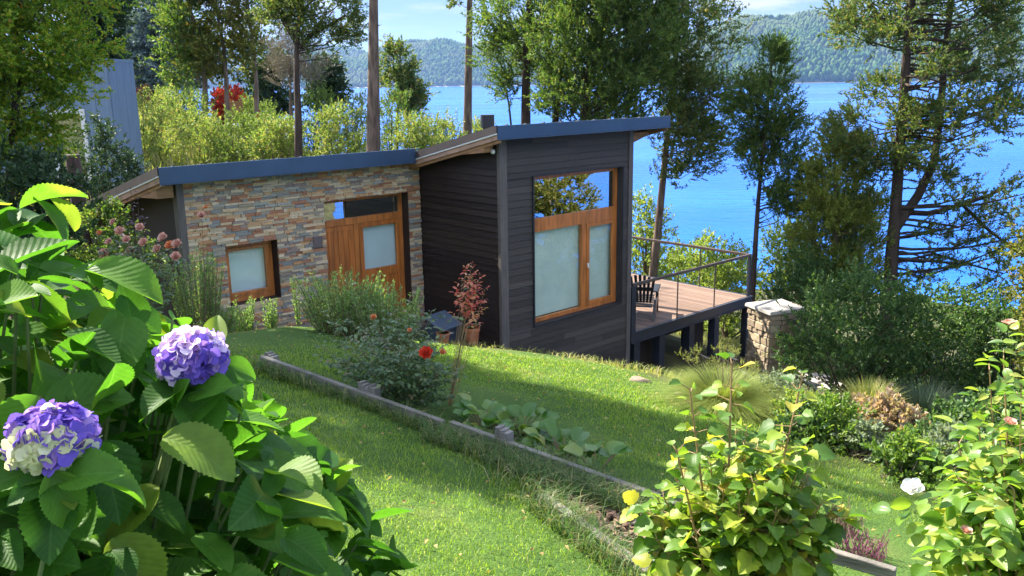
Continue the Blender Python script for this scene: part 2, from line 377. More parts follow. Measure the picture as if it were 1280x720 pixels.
m3 = nd(nt, 'ShaderNodeMix', data_type='RGBA', blend_type='MULTIPLY'); m3.inputs[0].default_value = 1; nt.links.new(m2.outputs[2], m3.inputs[6]); nt.links.new(mrr.outputs[0], m3.inputs[7])
nt.links.new(m3.outputs[2], b.inputs['Base Color']); b.inputs['Roughness'].default_value = .95; b.inputs['Specular IOR Level'].default_value = .15
bp = nd(nt, 'ShaderNodeBump', Strength=.7, Distance=.03); nt.links.new(nz2.outputs[0], bp.inputs['Height']); nt.links.new(bp.outputs[0], b.inputs['Normal'])
go = npmesh('ground', np.stack([X, Y, Z], -1).reshape(-1, 3), [q], m, smooth=True); tag(go, kind='structure')
for nm, arr in (('lawn', LM), ('mulch', MM)):
    a = go.data.attributes.new(nm, 'FLOAT', 'POINT'); a.data.foreach_set('value', arr.ravel().astype(np.float32))

# ---------------------------------------------------------------- lake
m, nt, b = mat('lake_water')
tcn = nd(nt, 'ShaderNodeTexCoord'); mp = nd(nt, 'ShaderNodeMapping'); mp.inputs['Scale'].default_value = (.35, 1., 1); nt.links.new(tcn.outputs['Object'], mp.inputs[0])
n1 = nd(nt, 'ShaderNodeTexNoise', Scale=.9, Detail=6.); nt.links.new(mp.outputs[0], n1.inputs[0])
n2 = nd(nt, 'ShaderNodeTexNoise', Scale=.012, Detail=3.); nt.links.new(mp.outputs[0], n2.inputs[0])
b.inputs['Base Color'].default_value = (.012, .13, .52, 1)
mpl = nd(nt, 'ShaderNodeMapping'); mpl.inputs['Scale'].default_value = (.0022, .03, 1); nt.links.new(tcn.outputs['Object'], mpl.inputs[0])
nl = nd(nt, 'ShaderNodeTexNoise', Scale=1., Detail=4.); nt.links.new(mpl.outputs[0], nl.inputs[0])
rl = ramp(nt, [(.35, (.005,.085,.40)), (.52, (.007,.10,.45)), (.70, (.02,.145,.50))]); nt.links.new(nl.outputs[0], rl.inputs[0]); nt.links.new(rl.outputs[0], b.inputs['Base Color'])
rr = nd(nt, 'ShaderNodeMapRange'); rr.inputs[3].default_value = .06; rr.inputs[4].default_value = .3; nt.links.new(n2.outputs[0], rr.inputs[0]); nt.links.new(rr.outputs[0], b.inputs['Roughness'])
b.inputs['IOR'].default_value = 1.33; b.inputs['Specular IOR Level'].default_value = .09
bp = nd(nt, 'ShaderNodeBump', Strength=.8, Distance=.3); nt.links.new(n1.outputs[0], bp.inputs['Height']); nt.links.new(bp.outputs[0], b.inputs['Normal'])
lk = MB(); lk.add([(-5000,-300,LAKE),(5000,-300,LAKE),(5000,5200,LAKE),(-5000,5200,LAKE)], [(0,1,2,3)])
tag(lk.build('lake', m), kind='structure')

# ---------------------------------------------------------------- far hills with their woods
hm = plain('far_hillside', (.06,.085,.04), .95, .3, .01, spec=.1)
ht = hm.node_tree; hs = nd(ht, 'ShaderNodeSeparateXYZ'); hg = nd(ht, 'ShaderNodeNewGeometry'); ht.links.new(hg.outputs['Position'], hs.inputs[0])
hl_ = nd(ht, 'ShaderNodeMath', operation='LESS_THAN'); hl_.inputs[1].default_value = LAKE + 2.2; ht.links.new(hs.outputs[2], hl_.inputs[0])
hx = nd(ht, 'ShaderNodeMix', data_type='RGBA'); hb0 = ht.nodes['Principled BSDF']; hx.inputs[7].default_value = (.42,.38,.30,1); ht.links.new(hl_.outputs[0], hx.inputs[0])
ht.links.new(hb0.inputs['Base Color'].links[0].from_socket, hx.inputs[6]); ht.links.new(hx.outputs[2], hb0.inputs['Base Color'])
fm = leafmat('far_wood', [(0,(.018,.05,.014)),(.5,(.04,.09,.022)),(1,(.085,.135,.04))], trans=.0, rough=.9, spec=.05, patch=(.006, .42, .62, (.10,.12,.05), .75))
def hills(name, wname, prof, D0, depth, ntree, th, seed):
    """prof: photograph columns and the row of the ridge there; D0 distance of the shore"""
    r = np.random.default_rng(seed)
    px = np.array([p[0] for p in prof], float); py = np.array([p[1] for p in prof], float)
    xs = np.array([ray(a, b_)[0] for a, b_ in prof]) * (D0 + depth * .8)
    hz = np.array([ray(a, b_)[2] for a, b_ in prof]) * (D0 + depth * .8) - LAKE - th * .6
    def height(x, v):
        x0 = x * (D0 + depth * .8) / (D0 + v * depth)
        H = np.interp(x0, xs, hz)
        sh = np.where(v < .8, np.sin(np.clip(v / .8, 0, 1) * math.pi / 2) ** .9, np.cos((v - .8) * 1.2))
        gully = 1 + .10 * np.sin(x * .012 + v * 5) * (1 - v) + .06 * np.sin(x * .031 + 2 * v + 1)
        return LAKE - 2 + (H + 2) * sh * np.where(v < .75, gully, 1)
    nx_, nv = 220, 40
    x = np.linspace(xs[0], xs[-1], nx_); v = np.linspace(0, 1.3, nv); XX, VV = np.meshgrid(x, v)
    off = 60 * np.sin(XX * .004 + seed)
    V = np.stack([XX * (D0 + VV * depth) / (D0 + depth * .8), D0 + off + VV * depth, height(XX * (D0 + VV * depth) / (D0 + depth * .8), VV)], -1).reshape(-1, 3)
    g_ = np.arange(nx_ * nv).reshape(nv, nx_)
    o = npmesh(name, V, [np.stack([g_[:-1,:-1], g_[:-1,1:], g_[1:,1:], g_[1:,:-1]], -1).reshape(-1, 4)], hm, smooth=True); tag(o, kind='structure')
    v = .012 + .83 * r.uniform(0, 1, ntree) ; xx = r.uniform(xs[0], xs[-1], ntree)
    x = xx * (D0 + v * depth) / (D0 + depth * .8)
    y = D0 + 60 * np.sin(xx * .004 + seed) + v * depth; z = height(x, v)
    h = th * r.uniform(.55, 1.25, ntree) * (1 + .35 * (v < .05)); wd = h * r.uniform(.26, .5, ntree)
    k = 6; a = np.arange(k) / k * 2 * math.pi
    ring = lambda rad, zz: np.stack([x[:, None] + rad[:, None] * np.cos(a + x[:, None]), y[:, None] + rad[:, None] * np.sin(a + x[:, None]), np.repeat((z + zz)[:, None], k, 1)], -1)
    V = np.concatenate([ring(wd * .55, -h * .1), ring(wd, h * .32), ring(wd * .62, h * .7), np.stack([x, y, z + h], -1)[:, None]], 1)
    i = np.arange(k); j = (i + 1) % k; b_ = np.arange(ntree)[:, None, None] * (3 * k + 1)
    q1 = np.stack([i, j, j + k, i + k], -1); q2 = q1 + k; t3 = np.stack([i + 2*k, j + 2*k, np.full(k, 3*k)], -1)
    o = npmesh(wname, V.reshape(-1, 3), [(b_ + np.concatenate([q1, q2])[None]).reshape(-1, 4), (b_ + t3[None]).reshape(-1, 3)], fm, smooth=True)
    tag(o, kind='stuff')
hills('far_hills', 'far_woods', [(830,60),(870,42),(905,30),(930,23),(1000,21),(1070,21),(1120,27),(1180,24),(1240,17),(1300,12),(1400,8),(1650,0)], 1900, 620, 15000, 12, 3)
hills('farther_hills', 'farther_woods', [(380,66),(420,72),(445,73),(462,66),(490,55),(515,50),(560,53),(600,56),(650,50),(720,56),(800,50),(900,60),(960,75)], 2700, 620, 13000, 12, 8)
hills('farthest_hills', 'farthest_woods', [(100,75),(250,60),(330,52),(372,52),(395,56),(415,57),(440,62),(480,76),(540,92)], 3500, 500, 4500, 15, 5)

# ---------------------------------------------------------------- air
m = bpy.data.materials.new('air'); m.use_nodes = True; nt = m.node_tree
nt.nodes.remove(nt.nodes['Principled BSDF']); pv = nt.nodes.new('ShaderNodeVolumePrincipled')
pv.inputs['Color'].default_value = (.40, .60, .95, 1); pv.inputs['Density'].default_value = .00006; pv.inputs['Anisotropy'].default_value = .1
nt.links.new(pv.outputs[0], nt.nodes['Material Output'].inputs['Volume'])
hb = MB().box((-5200,-350,-32), (5200,5300,300)); tag(hb.build('haze', m), kind='stuff')
# ---------------------------------------------------------------- the cabin
M_char = islands('charcoal_siding', [(0,(.030,.023,.020)),(.4,(.043,.033,.029)),(.8,(.056,.043,.037)),(1,(.074,.057,.048))], .5, .45, .5, 9, (1.2,1.2,26), .28)
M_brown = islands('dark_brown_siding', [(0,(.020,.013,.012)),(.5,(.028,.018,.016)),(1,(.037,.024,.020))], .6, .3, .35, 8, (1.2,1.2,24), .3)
M_trim = plain('weathered_trim', (.105,.088,.080), .6, .25, 6, .2, stretch=(6,6,.6))
M_black = plain('black_trim', (.018,.019,.024), .5, .2, 8)
M_fascia = plain('sky_tinted_roof_metal', (.028,.060,.120), .36, .12, 3, .05, bscale=8, spec=.6)  # blue-black metal with the sky's reflection put into its base colour
M_roof = plain('roof_sheet', (.055,.058,.062), .5, .2, 4, .1)
M_cap = plain('brown_cap_metal', (.060,.047,.046), .5, .2, 5)
M_wood = plain('varnished_wood', (.44,.145,.032), .38, .35, 4, .12, bscale=30, stretch=(4,4,.5))
M_woodh = plain('varnished_wood_across', (.32,.125,.032), .38, .35, 4, .12, bscale=30, stretch=(.5,.5,6))
M_door = plain('door_wood', (.44,.135,.027), .4, .4, 3.5, .12, bscale=25, stretch=(6,6,.4))
M_beam = plain('beam_wood', (.34,.17,.075), .6, .3, 5, .15, stretch=(1,1,4))
M_pink = plain('pale_rake_board', (.42,.25,.17), .65, .25, 4, .15, stretch=(1,1,3))
M_white = plain('white_paint', (.78,.77,.75), .5, .05)
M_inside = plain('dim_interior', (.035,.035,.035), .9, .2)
M_blind = plain('pale_blind', (.62,.67,.60), .85, .06, 3)
M_blind2 = plain('white_blind', (.70,.75,.78), .85, .05, 3)
def glass(name, tint, refl, base=.15):
    m = bpy.data.materials.new(name); m.use_nodes = True; nt = m.node_tree; nt.nodes.remove(nt.nodes['Principled BSDF'])
    t = nt.nodes.new('ShaderNodeBsdfTransparent'); t.inputs[0].default_value = (*tint, 1)
    g = nt.nodes.new('ShaderNodeBsdfGlossy'); g.inputs['Roughness'].default_value = .012; g.inputs[0].default_value = (.92,.96,.97,1)
    f = nt.nodes.new('ShaderNodeLayerWeight'); f.inputs[0].default_value = refl
    a = nt.nodes.new('ShaderNodeMath'); a.operation = 'ADD'; a.use_clamp = True; a.inputs[1].default_value = base
    x = nt.nodes.new('ShaderNodeMixShader'); nt.links.new(f.outputs['Fresnel'], a.inputs[0]); gm = nt.nodes.new('ShaderNodeNewGeometry'); iv = nt.nodes.new('ShaderNodeMath'); iv.operation = 'SUBTRACT'; iv.inputs[0].default_value = 1; nt.links.new(gm.outputs['Backfacing'], iv.inputs[1])
    mu = nt.nodes.new('ShaderNodeMath'); mu.operation = 'MULTIPLY'; nt.links.new(a.outputs[0], mu.inputs[0]); nt.links.new(iv.outputs[0], mu.inputs[1]); nt.links.new(mu.outputs[0], x.inputs[0])
    tcn = nt.nodes.new('ShaderNodeTexCoord'); nz = nt.nodes.new('ShaderNodeTexNoise'); nz.inputs['Scale'].default_value = 1.2
    bp = nt.nodes.new('ShaderNodeBump'); bp.inputs['Strength'].default_value = .06; bp.inputs['Distance'].default_value = .05
    nt.links.new(tcn.outputs['Object'], nz.inputs[0]); nt.links.new(nz.outputs[0], bp.inputs['Height']); nt.links.new(bp.outputs[0], g.inputs['Normal'])
    nt.links.new(t.outputs[0], x.inputs[1]); nt.links.new(g.outputs[0], x.inputs[2]); nt.links.new(x.outputs[0], nt.nodes['Material Output'].inputs[0])
    return m
M_glass = glass('window_glass', (.93,.97,.96), .3, .06); M_mirror = glass('dark_room_glass', (.45,.52,.52), .5, .42)
M_stone = islands('ledger_stone', [(0,(.28,.26,.22)),(.12,(.46,.31,.19)),(.22,(.22,.24,.25)),(.34,(.50,.40,.28)),(.46,(.32,.16,.105)),(.58,(.40,.35,.27)),(.68,(.25,.205,.20)),(.78,(.54,.46,.35)),(.88,(.42,.24,.13)),(.95,(.33,.34,.33))], .8, .3, .6, 26, (1,1,2.5), .3)
for e in M_stone.node_tree.nodes:
    if e.type == 'VALTORGB':
        e.color_ramp.interpolation = 'CONSTANT'
        for q_ in e.color_ramp.elements: c_q = q_.color; q_.color = (min(c_q[0]*1.14, .8), c_q[1]*1.04, c_q[2]*.92, 1)

ZB = -6.0
cabin = empty('cabin', (C0[0], C0[1], ZB), HA, 'low two part cabin of ledger stone and dark siding with a sky tinted blue roof edge', 'cabin')
def cp(mb, name, m, parent=cabin, **k):
    o = mb.build(name, m, parent, **k)
    if parent is cabin: o.location.z = -ZB
    return o
def spans(a, b, z0, z1, holes):
    """pieces of a..b at height z0..z1 outside the holes (a0,a1,z0,z1)"""
    cur = [(a, b)]
    for (h0, h1, k0, k1) in holes:
        if z1 <= k0 + 1e-6 or z0 >= k1 - 1e-6: continue
        nx = []
        for (p, q) in cur:
            if h0 > p: nx.append((p, min(q, h0)))
            if h1 < q: nx.append((max(p, h1), q))
        cur = [(p, q) for p, q in nx if q - p > 1e-4]
    return cur
def ztop(t): return -.71 - .236 * (t + .3)         # underside of the roof sheets
r_ = np.random.default_rng(14)
# front siding, real lapped boards
WIN = (.76, 3.12, -4.26, -1.60)
def cuts(z0, z1, h, holes):
    zs = set([z1]); z = z0
    while z < z1: zs.add(round(z, 4)); z += h
    return sorted(zs)
mb = MB(); zz = [ -7.4 + .118 * i for i in range(70)]
zz = sorted(set([z for z in zz if z < -.86] + [-.86, WIN[2], WIN[3]]))
for z0, z1 in zip(zz[:-1], zz[1:]):
    bits = []
    for a, b in spans(.13, 3.30, z0, z1, [WIN]):       # butt joints between boards
        j = a + (b - a) * r_.uniform(.15, .85)
        bits += [(a, j - .0015), (j + .0015, b)] if b - a > 1.2 else [(a, b)]
    for a, b in bits:
        mb.hexa([(a,-.024,z0+.003),(b,-.024,z0+.003),(b,0,z0+.003),(a,0,z0+.003),(a,-.010,z1),(b,-.010,z1),(b,0,z1),(a,0,z1)])
sw = cp(mb, 'siding_wall', M_char)
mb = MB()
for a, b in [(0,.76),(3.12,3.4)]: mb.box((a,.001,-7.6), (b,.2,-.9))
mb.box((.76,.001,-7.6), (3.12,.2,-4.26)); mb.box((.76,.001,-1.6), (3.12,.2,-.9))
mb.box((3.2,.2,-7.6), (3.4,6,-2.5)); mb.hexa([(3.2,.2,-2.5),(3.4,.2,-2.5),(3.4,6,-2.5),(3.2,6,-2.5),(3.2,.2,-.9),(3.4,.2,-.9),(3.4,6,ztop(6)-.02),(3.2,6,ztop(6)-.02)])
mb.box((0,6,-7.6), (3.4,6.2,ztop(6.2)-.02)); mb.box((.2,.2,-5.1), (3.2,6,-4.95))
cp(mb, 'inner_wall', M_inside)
# recess wall, facing left
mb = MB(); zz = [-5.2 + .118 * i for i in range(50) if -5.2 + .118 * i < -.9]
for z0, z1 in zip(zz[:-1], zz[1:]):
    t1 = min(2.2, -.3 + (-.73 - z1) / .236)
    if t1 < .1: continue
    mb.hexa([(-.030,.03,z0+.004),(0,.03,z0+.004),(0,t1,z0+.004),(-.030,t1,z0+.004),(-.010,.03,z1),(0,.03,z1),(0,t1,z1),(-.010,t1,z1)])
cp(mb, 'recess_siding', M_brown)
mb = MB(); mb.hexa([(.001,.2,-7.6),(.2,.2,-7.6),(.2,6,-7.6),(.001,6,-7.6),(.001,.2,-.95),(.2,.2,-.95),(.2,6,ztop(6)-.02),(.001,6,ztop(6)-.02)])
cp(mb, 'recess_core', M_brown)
mb = MB(); mb.box((-.036,-.036,-7.6), (.13,-.0005,-.87)); mb.box((-.036,-.0004,-7.6), (-.0005,.03,-.87)); mb.box((3.30,-.036,-7.6), (3.42,-.0005,-.87))
cp(mb, 'corner_trim', M_trim)
# stone wing
DOOR = (-2.07, -.30, -4.36, -1.94); WSM = (-3.88, -2.98, -3.45, -2.47); T0 = 2.2
r_ = np.random.default_rng(4); mb = MB(); z = -5.0; row = 0
def stone_course(z0, z1):
    for a, b in spans(-4.47, -.035, z0, z1, [DOOR, WSM]):
        x = a
        while x < b - .005:
            L = min(r_.uniform(.05, .29), b - x)
            if b - x - L < .05: L = b - x
            d = r_.uniform(.004, .034); e = r_.uniform(-.006, .006, 4)
            mb.hexa([(x+.003,T0-d+e[0],z0+.003),(x+L-.003,T0-d+e[1],z0+.003),(x+L-.003,T0+.01,z0+.003),(x+.003,T0+.01,z0+.003),
                     (x+.003,T0-d+e[2],z1),(x+L-.003,T0-d+e[3],z1),(x+L-.003,T0+.01,z1),(x+.003,T0+.01,z1)])
            x += L
zs = [-5.0]
while zs[-1] < -1.36: zs.append(zs[-1] + r_.uniform(.028, .054))
for k in (DOOR[3], WSM[2], WSM[3]): zs[int(np.argmin(np.abs(np.array(zs) - k)))] = k
for z0, z1 in zip(zs[:-1], zs[1:]): stone_course(z0, z1)
cp(mb, 'stone_wall', M_stone)
mb = MB()
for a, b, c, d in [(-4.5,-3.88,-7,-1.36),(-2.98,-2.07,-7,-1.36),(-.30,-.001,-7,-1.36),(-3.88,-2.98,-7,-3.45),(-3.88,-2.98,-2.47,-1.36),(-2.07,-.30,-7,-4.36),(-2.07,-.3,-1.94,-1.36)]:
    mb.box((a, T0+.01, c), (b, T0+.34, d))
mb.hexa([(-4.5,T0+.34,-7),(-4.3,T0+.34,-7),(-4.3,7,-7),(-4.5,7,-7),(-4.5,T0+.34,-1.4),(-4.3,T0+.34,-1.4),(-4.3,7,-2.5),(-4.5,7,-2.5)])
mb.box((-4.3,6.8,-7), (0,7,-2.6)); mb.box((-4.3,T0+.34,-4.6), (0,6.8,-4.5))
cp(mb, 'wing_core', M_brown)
mb = MB(); mb.box((-4.58,T0-.05,-7), (-4.475,T0+.02,-1.40)); mb.box((-4.58,T0+.021,-7), (-4.502,T0+.12,-1.42)); cp(mb, 'end_trim', M_trim)
# roofs: sheet > fascia, rake cap, rake board, soffit
def roof(s0, s1, t0, t1, z0, fh, caps_left=True):
    dz = lambda t: z0 - .236 * (t - t0)
    mb = MB(); mb.hexa([(s0,t0,z0-.05),(s1,t0,z0-.05),(s1,t1,dz(t1)-.05),(s0,t1,dz(t1)-.05),(s0,t0,z0),(s1,t0,z0),(s1,t1,dz(t1)),(s0,t1,dz(t1))])
    s = s0 + .2
    while s < s1 - .1:
        mb.hexa([(s,t0,z0),(s+.035,t0,z0),(s+.035,t1,dz(t1)),(s,t1,dz(t1)),(s+.008,t0,z0+.03),(s+.027,t0,z0+.03),(s+.027,t1,dz(t1)+.03),(s+.008,t1,dz(t1)+.03)]); s += .42
    rf = cp(mb, 'roof', M_roof)
    mb = MB(); mb.box((s0-.012,t0-.025,z0-fh), (s1+.012,t0-.001,z0+.012)); mb.box((s0-.012,t0-.04,z0-fh-.012), (s1+.012,t0-.001,z0-fh-.001)); f = cp(mb, 'fascia', M_fascia, rf, bevel=.004)
    mb = MB(); mb.hexa([(s0+.06,t0+.01,z0-.16),(s1-.06,t0+.01,z0-.16),(s1-.06,t1,dz(t1)-.16),(s0+.06,t1,dz(t1)-.16),(s0+.06,t0+.01,z0-.055),(s1-.06,t0+.01,z0-.055),(s1-.06,t1,dz(t1)-.055),(s0+.06,t1,dz(t1)-.055)])
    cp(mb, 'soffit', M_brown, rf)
    for sa, sgn in ((s0, -1), (s1, 1)):
        def strip(off, w_, a, b_):
            x0, x1 = sorted((sa + sgn * off, sa + sgn * (off - w_)))
            return MB().hexa([(x0,t0,z0-b_),(x1,t0,z0-b_),(x1,t1,dz(t1)-b_),(x0,t1,dz(t1)-b_),(x0,t0,z0-a),(x1,t0,z0-a),(x1,t1,dz(t1)-a),(x0,t1,dz(t1)-a)])
        cp(strip(.026, .025, -.02, .105), 'rake_cap', M_cap, rf)
        cp(strip(.022, .05, .107, .128), 'rake_strip', M_white, rf)
        cp(strip(.0, .045, .130, .21), 'rake_board', M_pink, rf)
        cp(strip(-.03, .05, .212, .265), 'rake_batten', M_beam, rf)
    # rafter ends under the front eave
    s = s0 + .35
    while s < s1 - .2:
        cp(MB().box((s,t0+.02,z0-.235), (s+.07,t0+.28,z0-.165)), 'rafter_end', M_black, rf); s += .62
    return rf
roof(-.30, 4.16, -.30, 6.6, -.69, .205); roof(-4.90, -.345, 1.90, 7.3, -1.145, .235)
mb = MB(); mb.hexa([(-.26,.10,-1.13),(-.04,.10,-1.13),(-.04,.75,-1.20),(-.26,.75,-1.20),(-.26,.10,-.98),(-.04,.10,-.98),(-.04,.75,-1.13),(-.26,.75,-1.13)]); cp(mb, 'eave_beam', M_beam, bevel=.006)
mb = MB(); mb.hexa([(-4.86,T0+.0,-1.62),(-4.60,T0,-1.62),(-4.60,T0+.75,-1.62),(-4.86,T0+.75,-1.66),(-4.86,T0,-1.43),(-4.60,T0,-1.43),(-4.60,T0+.75,-1.60),(-4.86,T0+.75,-1.60)]); cp(mb, 'eave_beam', M_beam, bevel=.006)
mb = MB(); mb.hexa([(3.43,.10,-1.22),(4.05,.10,-1.05),(4.05,.24,-1.05),(3.43,.24,-1.22),(3.43,.10,-.99),(4.05,.10,-.99),(4.05,.24,-.99),(3.43,.24,-.99)]); cp(mb, 'eave_beam', M_beam, bevel=.006)
# windows
def frame_rect(mb, a, b, z0, z1, w_, t0, t1, bottom=None):
    bt = bottom or w_
    mb.box((a,t0,z0), (a+w_,t1,z1)); mb.box((b-w_,t0,z0), (b,t1,z1)); mb.box((a+w_,t0+.001,z0), (b-w_,t1,z0+bt)); mb.box((a+w_,t0+.001,z1-w_), (b-w_,t1,z1))
a, b, z0, z1 = WIN
mb = MB(); frame_rect(mb, a+.002, b-.002, z0+.002, z1-.002, .075, .10, .17)
mb.box((a+.075,.098,-2.60), (b-.075,.17,-2.36)); mb.box((2.12,.099,z0+.08), (2.25,.17,-2.60))
win = cp(mb, 'window', M_wood, bevel=.004)
mb = MB(); mb.box((a+.077,.135,-2.36), (b-.077,.141,z1-.077)); cp(mb, 'upper_pane', M_mirror, win)
mb = MB(); mb.box((a+.077,.135,z0+.077), (2.12,.141,-2.60)); cp(mb, 'lower_pane', M_glass, win)
mb = MB(); frame_rect(mb, 2.252, b-.079, z0+.079, -2.602, .075, .085, .135); cp(mb, 'casement', M_wood, win, bevel=.004)
mb = MB(); mb.box((2.327,.108,z0+.155), (b-.155,.114,-2.678)); cp(mb, 'casement_pane', M_glass, win)
mb = MB(); mb.box((a+.08,.20,z0+.08), (2.15,.205,-2.58)); mb.box((2.22,.20,z0+.08), (b-.08,.205,-2.58)); cp(mb, 'blind', M_blind, win)
mb = MB(); mb.box((a-.03,-.045,z0-.03), (b+.02,.0,z0-.001)); mb.box((a-.03,-.045,z0-.001),(a-.001,-.0,z1+.001)); mb.box((b+.001,-.045,z0-.001),(b+.03,0,z1+.001)); mb.box((a-.03,-.045,z1+.001),(b+.03,0,z1+.02))
mb.box((a,-.01,z0+.0001),(b,.098,z0+.0015)); cp(mb, 'casing', M_black, win)
mb = MB(); mb.box((2.26,.07,-3.42),(2.285,.085,-3.36)); mb.box((2.262,.055,-3.45),(2.283,.07,-3.36)); cp(mb, 'handle', M_white, win)
a, b, z0, z1 = WSM
mb = MB(); frame_rect(mb, a+.002, b-.002, z0+.002, z1-.002, .075, T0+.2, T0+.27, .1); frame_rect(mb, a+.078, b-.078, z0+.104, z1-.078, .055, T0+.185, T0+.25)
win2 = cp(mb, 'window', M_wood, bevel=.004)
mb = MB(); mb.box((a+.13,T0+.215,z0+.155), (b-.13,T0+.221,z1-.13)); cp(mb, 'pane', M_glass, win2)
mb = MB(); mb.box((a+.08,T0+.285,z0+.1), (b-.08,T0+.29,z1-.08)); cp(mb, 'blind', M_blind2, win2)
mb = MB(); mb.box((a+.001,T0+.005,z0-.03),(b-.001,T0+.2,z0+.0015)); cp(mb, 'sill', M_black, win2)
# entrance: transom, boarded door and glazed side leaf
a, b, z0, z1 = DOOR; ta, tb = T0 + .2, T0 + .28
mb = MB(); frame_rect(mb, a+.002, b-.002, z0+.002, z1-.002, .07, ta, tb); mb.box((a+.07,ta-.002,-2.43), (b-.07,tb,-2.31)); mb.box((-1.37,ta-.001,z0+.07), (-1.27,tb,-2.43))
dr = cp(mb, 'entrance', M_wood, bevel=.004)
mb = MB(); mb.box((a+.07,ta+.03,-2.31), (b-.07,ta+.036,z1-.07)); cp(mb, 'transom_pane', M_mirror, dr)
mb = MB(); x = a + .074
for k in range(6):
    mb.box((x,ta+.02,z0+.075), (x+.098,ta+.06,-2.435)); x += .104
mb.box((a+.073,ta+.012,-2.53),(-1.372,ta+.02,-2.435)); mb.box((a+.073,ta+.012,z0+.075),(a+.16,ta+.02,-2.53)); mb.box((-1.46,ta+.012,z0+.075),(-1.372,ta+.02,-2.53))
lf = cp(mb, 'door', M_door, dr, bevel=.003)
mb = MB(); mb.tube([(-1.41,ta+.005,-3.5),(-1.41,ta-.03,-3.5),(-1.50,ta-.03,-3.5)], .011, 6); o = mb.build('handle', M_white, dr)
mb = MB(); frame_rect(mb, -1.268, b-.072, z0+.072, -2.432, .085, ta-.012, ta+.05); mb.box((-1.18,ta-.01,-3.45), (b-.16,ta+.05,-3.30)); mb.box((-1.18,ta+.01,z0+.16), (b-.16,ta+.04,-3.45))
sl = cp(mb, 'side_leaf', M_door, dr, bevel=.003)
mb = MB(); mb.box((-1.18,ta+.02,-3.30), (b-.16,ta+.026,-2.52)); cp(mb, 'side_pane', M_glass, dr)
mb = MB(); mb.box((-1.18,ta+.085,-3.42), (b-.12,ta+.09,-2.44)); cp(mb, 'blind', M_blind2, dr)
mb = MB(); mb.box((a-.2,T0-.5,-4.5), (b+.05,T0+.2,-4.37)); cp(mb, 'doorstep', M_trim)
# flue on the roof
p = np.array([-.40, 16.0]); fs_, ft_ = hl(*p)
mb = MB(); mb.tube([(fs_,ft_,-1.2),(fs_,ft_,-.80)], .085, 14); mb.tube([(fs_,ft_,-.80),(fs_,ft_,-.57)], .125, 16); mb.tube([(fs_,ft_,-1.13),(fs_,ft_,-1.02)], .14, 14); cp(mb, 'flue', M_black)

# lamp under the eave and plate beside the door
lamp = empty('wall_lamp', (*hw(-.045, .07), -1.12), HA, 'tiny white bulkhead lamp under the eave at the corner of the dark siding', 'lamp')
mb = MB(); mb.box((-.02,-.035,-.05), (.008,.035,.05)); mb.build('base', M_black, lamp, bevel=.003)
mb = MB(); mb.tube([(-.02,0,0),(-.05,0,0),(-.065,0,0)], [.042,.04,.02], 12); mb.build('diffuser', M_white, lamp, smooth=True)
pq = MB().box((-2.33,T0-.052,-2.70), (-2.165,T0-.036,-2.51)).build('wall_plaque', plain('plaque_brown', (.13,.095,.095), .45, .15), bevel=.004)
pq.location = (C0[0], C0[1], 0); pq.rotation_euler = (0, 0, HA); tag(pq, 'small blank brown plate on the stone wall beside the entrance', 'plaque')

# ---------------------------------------------------------------- the deck
DZ = -4.96
M_dark = plain('deck_steel', (.022,.026,.038), .45, .2, 5)
M_rail = plain('rail_steel', (.075,.055,.045), .45, .3, 8)
M_deck = islands('deck_boards', [(0,(.135,.085,.06)),(.35,(.17,.108,.076)),(.7,(.215,.142,.104)),(1,(.155,.10,.073))], .6, .35, .25, 12, (8,.5,1), .22)
deck = empty('deck', (C0[0], C0[1], ZB), HA, 'raised timber deck with a thin dark railing at the lake side of the cabin', 'deck')
dp = lambda mb, name, m, parent=deck, **k: (lambda o: (setattr(o.location, 'z', -ZB) if parent is deck else None, o)[1])(mb.build(name, m, parent, **k))
mb = MB(); x = 3.44
while x < 7.72:
    mb.box((x,.02,DZ-.028), (min(x+.118,7.78),4.4,DZ+r_.uniform(-.002,.002))); x += .125
dp(mb, 'floor_boards', M_deck, bevel=.003)
mb = MB(); mb.box((3.46,-.03,DZ-.235), (7.86,.015,DZ-.002)); mb.box((7.785,.016,DZ-.235), (7.86,4.4,DZ-.002)); mb.box((3.46,-.06,DZ-.235), (7.86,-.031,DZ-.215)); mb.box((3.46,-.06,DZ-.02), (7.86,-.031,DZ-.002)); dp(mb, 'edge_beam', M_dark)
mb = MB(); s = 3.8
while s < 7.7: mb.box((s,.02,DZ-.2), (s+.06,4.4,DZ-.032)); s += .55
dp(mb, 'joist', M_black)
for s in (3.72, 4.55, 5.60, 6.55):
    dp(MB().box((s-.09,.02,-7.4), (s+.09,.2,DZ-.236)), 'post', M_dark)
dp(MB().box((7.70,-.02,-7.6), (7.855,.13,DZ-.236)), 'post', M_dark); dp(MB().box((7.70,4.2,-9.6), (7.855,4.35,DZ-.236)), 'post', M_dark)
mb = MB(); z = -7.4
while z < DZ - .3:
    for a, b in spans(3.42, 6.62, z, z+.148, [(4.85, 5.85, -9, -5.55)]): mb.hexa([(a,.42,z+.004),(b,.42,z+.004),(b,.45,z+.004),(a,.45,z+.004),(a,.437,z+.148),(b,.437,z+.148),(b,.45,z+.148),(a,.45,z+.148)])
    z += .148
dp(mb, 'skirting', M_brown)
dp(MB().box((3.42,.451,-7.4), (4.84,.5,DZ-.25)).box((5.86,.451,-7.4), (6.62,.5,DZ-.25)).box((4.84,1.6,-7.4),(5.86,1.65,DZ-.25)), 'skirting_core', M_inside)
RZ = -3.985
rl = dp(MB().box((3.52,-.01,RZ-.03), (7.80,.045,RZ+.03)).box((7.735,.046,RZ-.03), (7.80,4.35,RZ+.03)), 'railing', M_rail, bevel=.006)
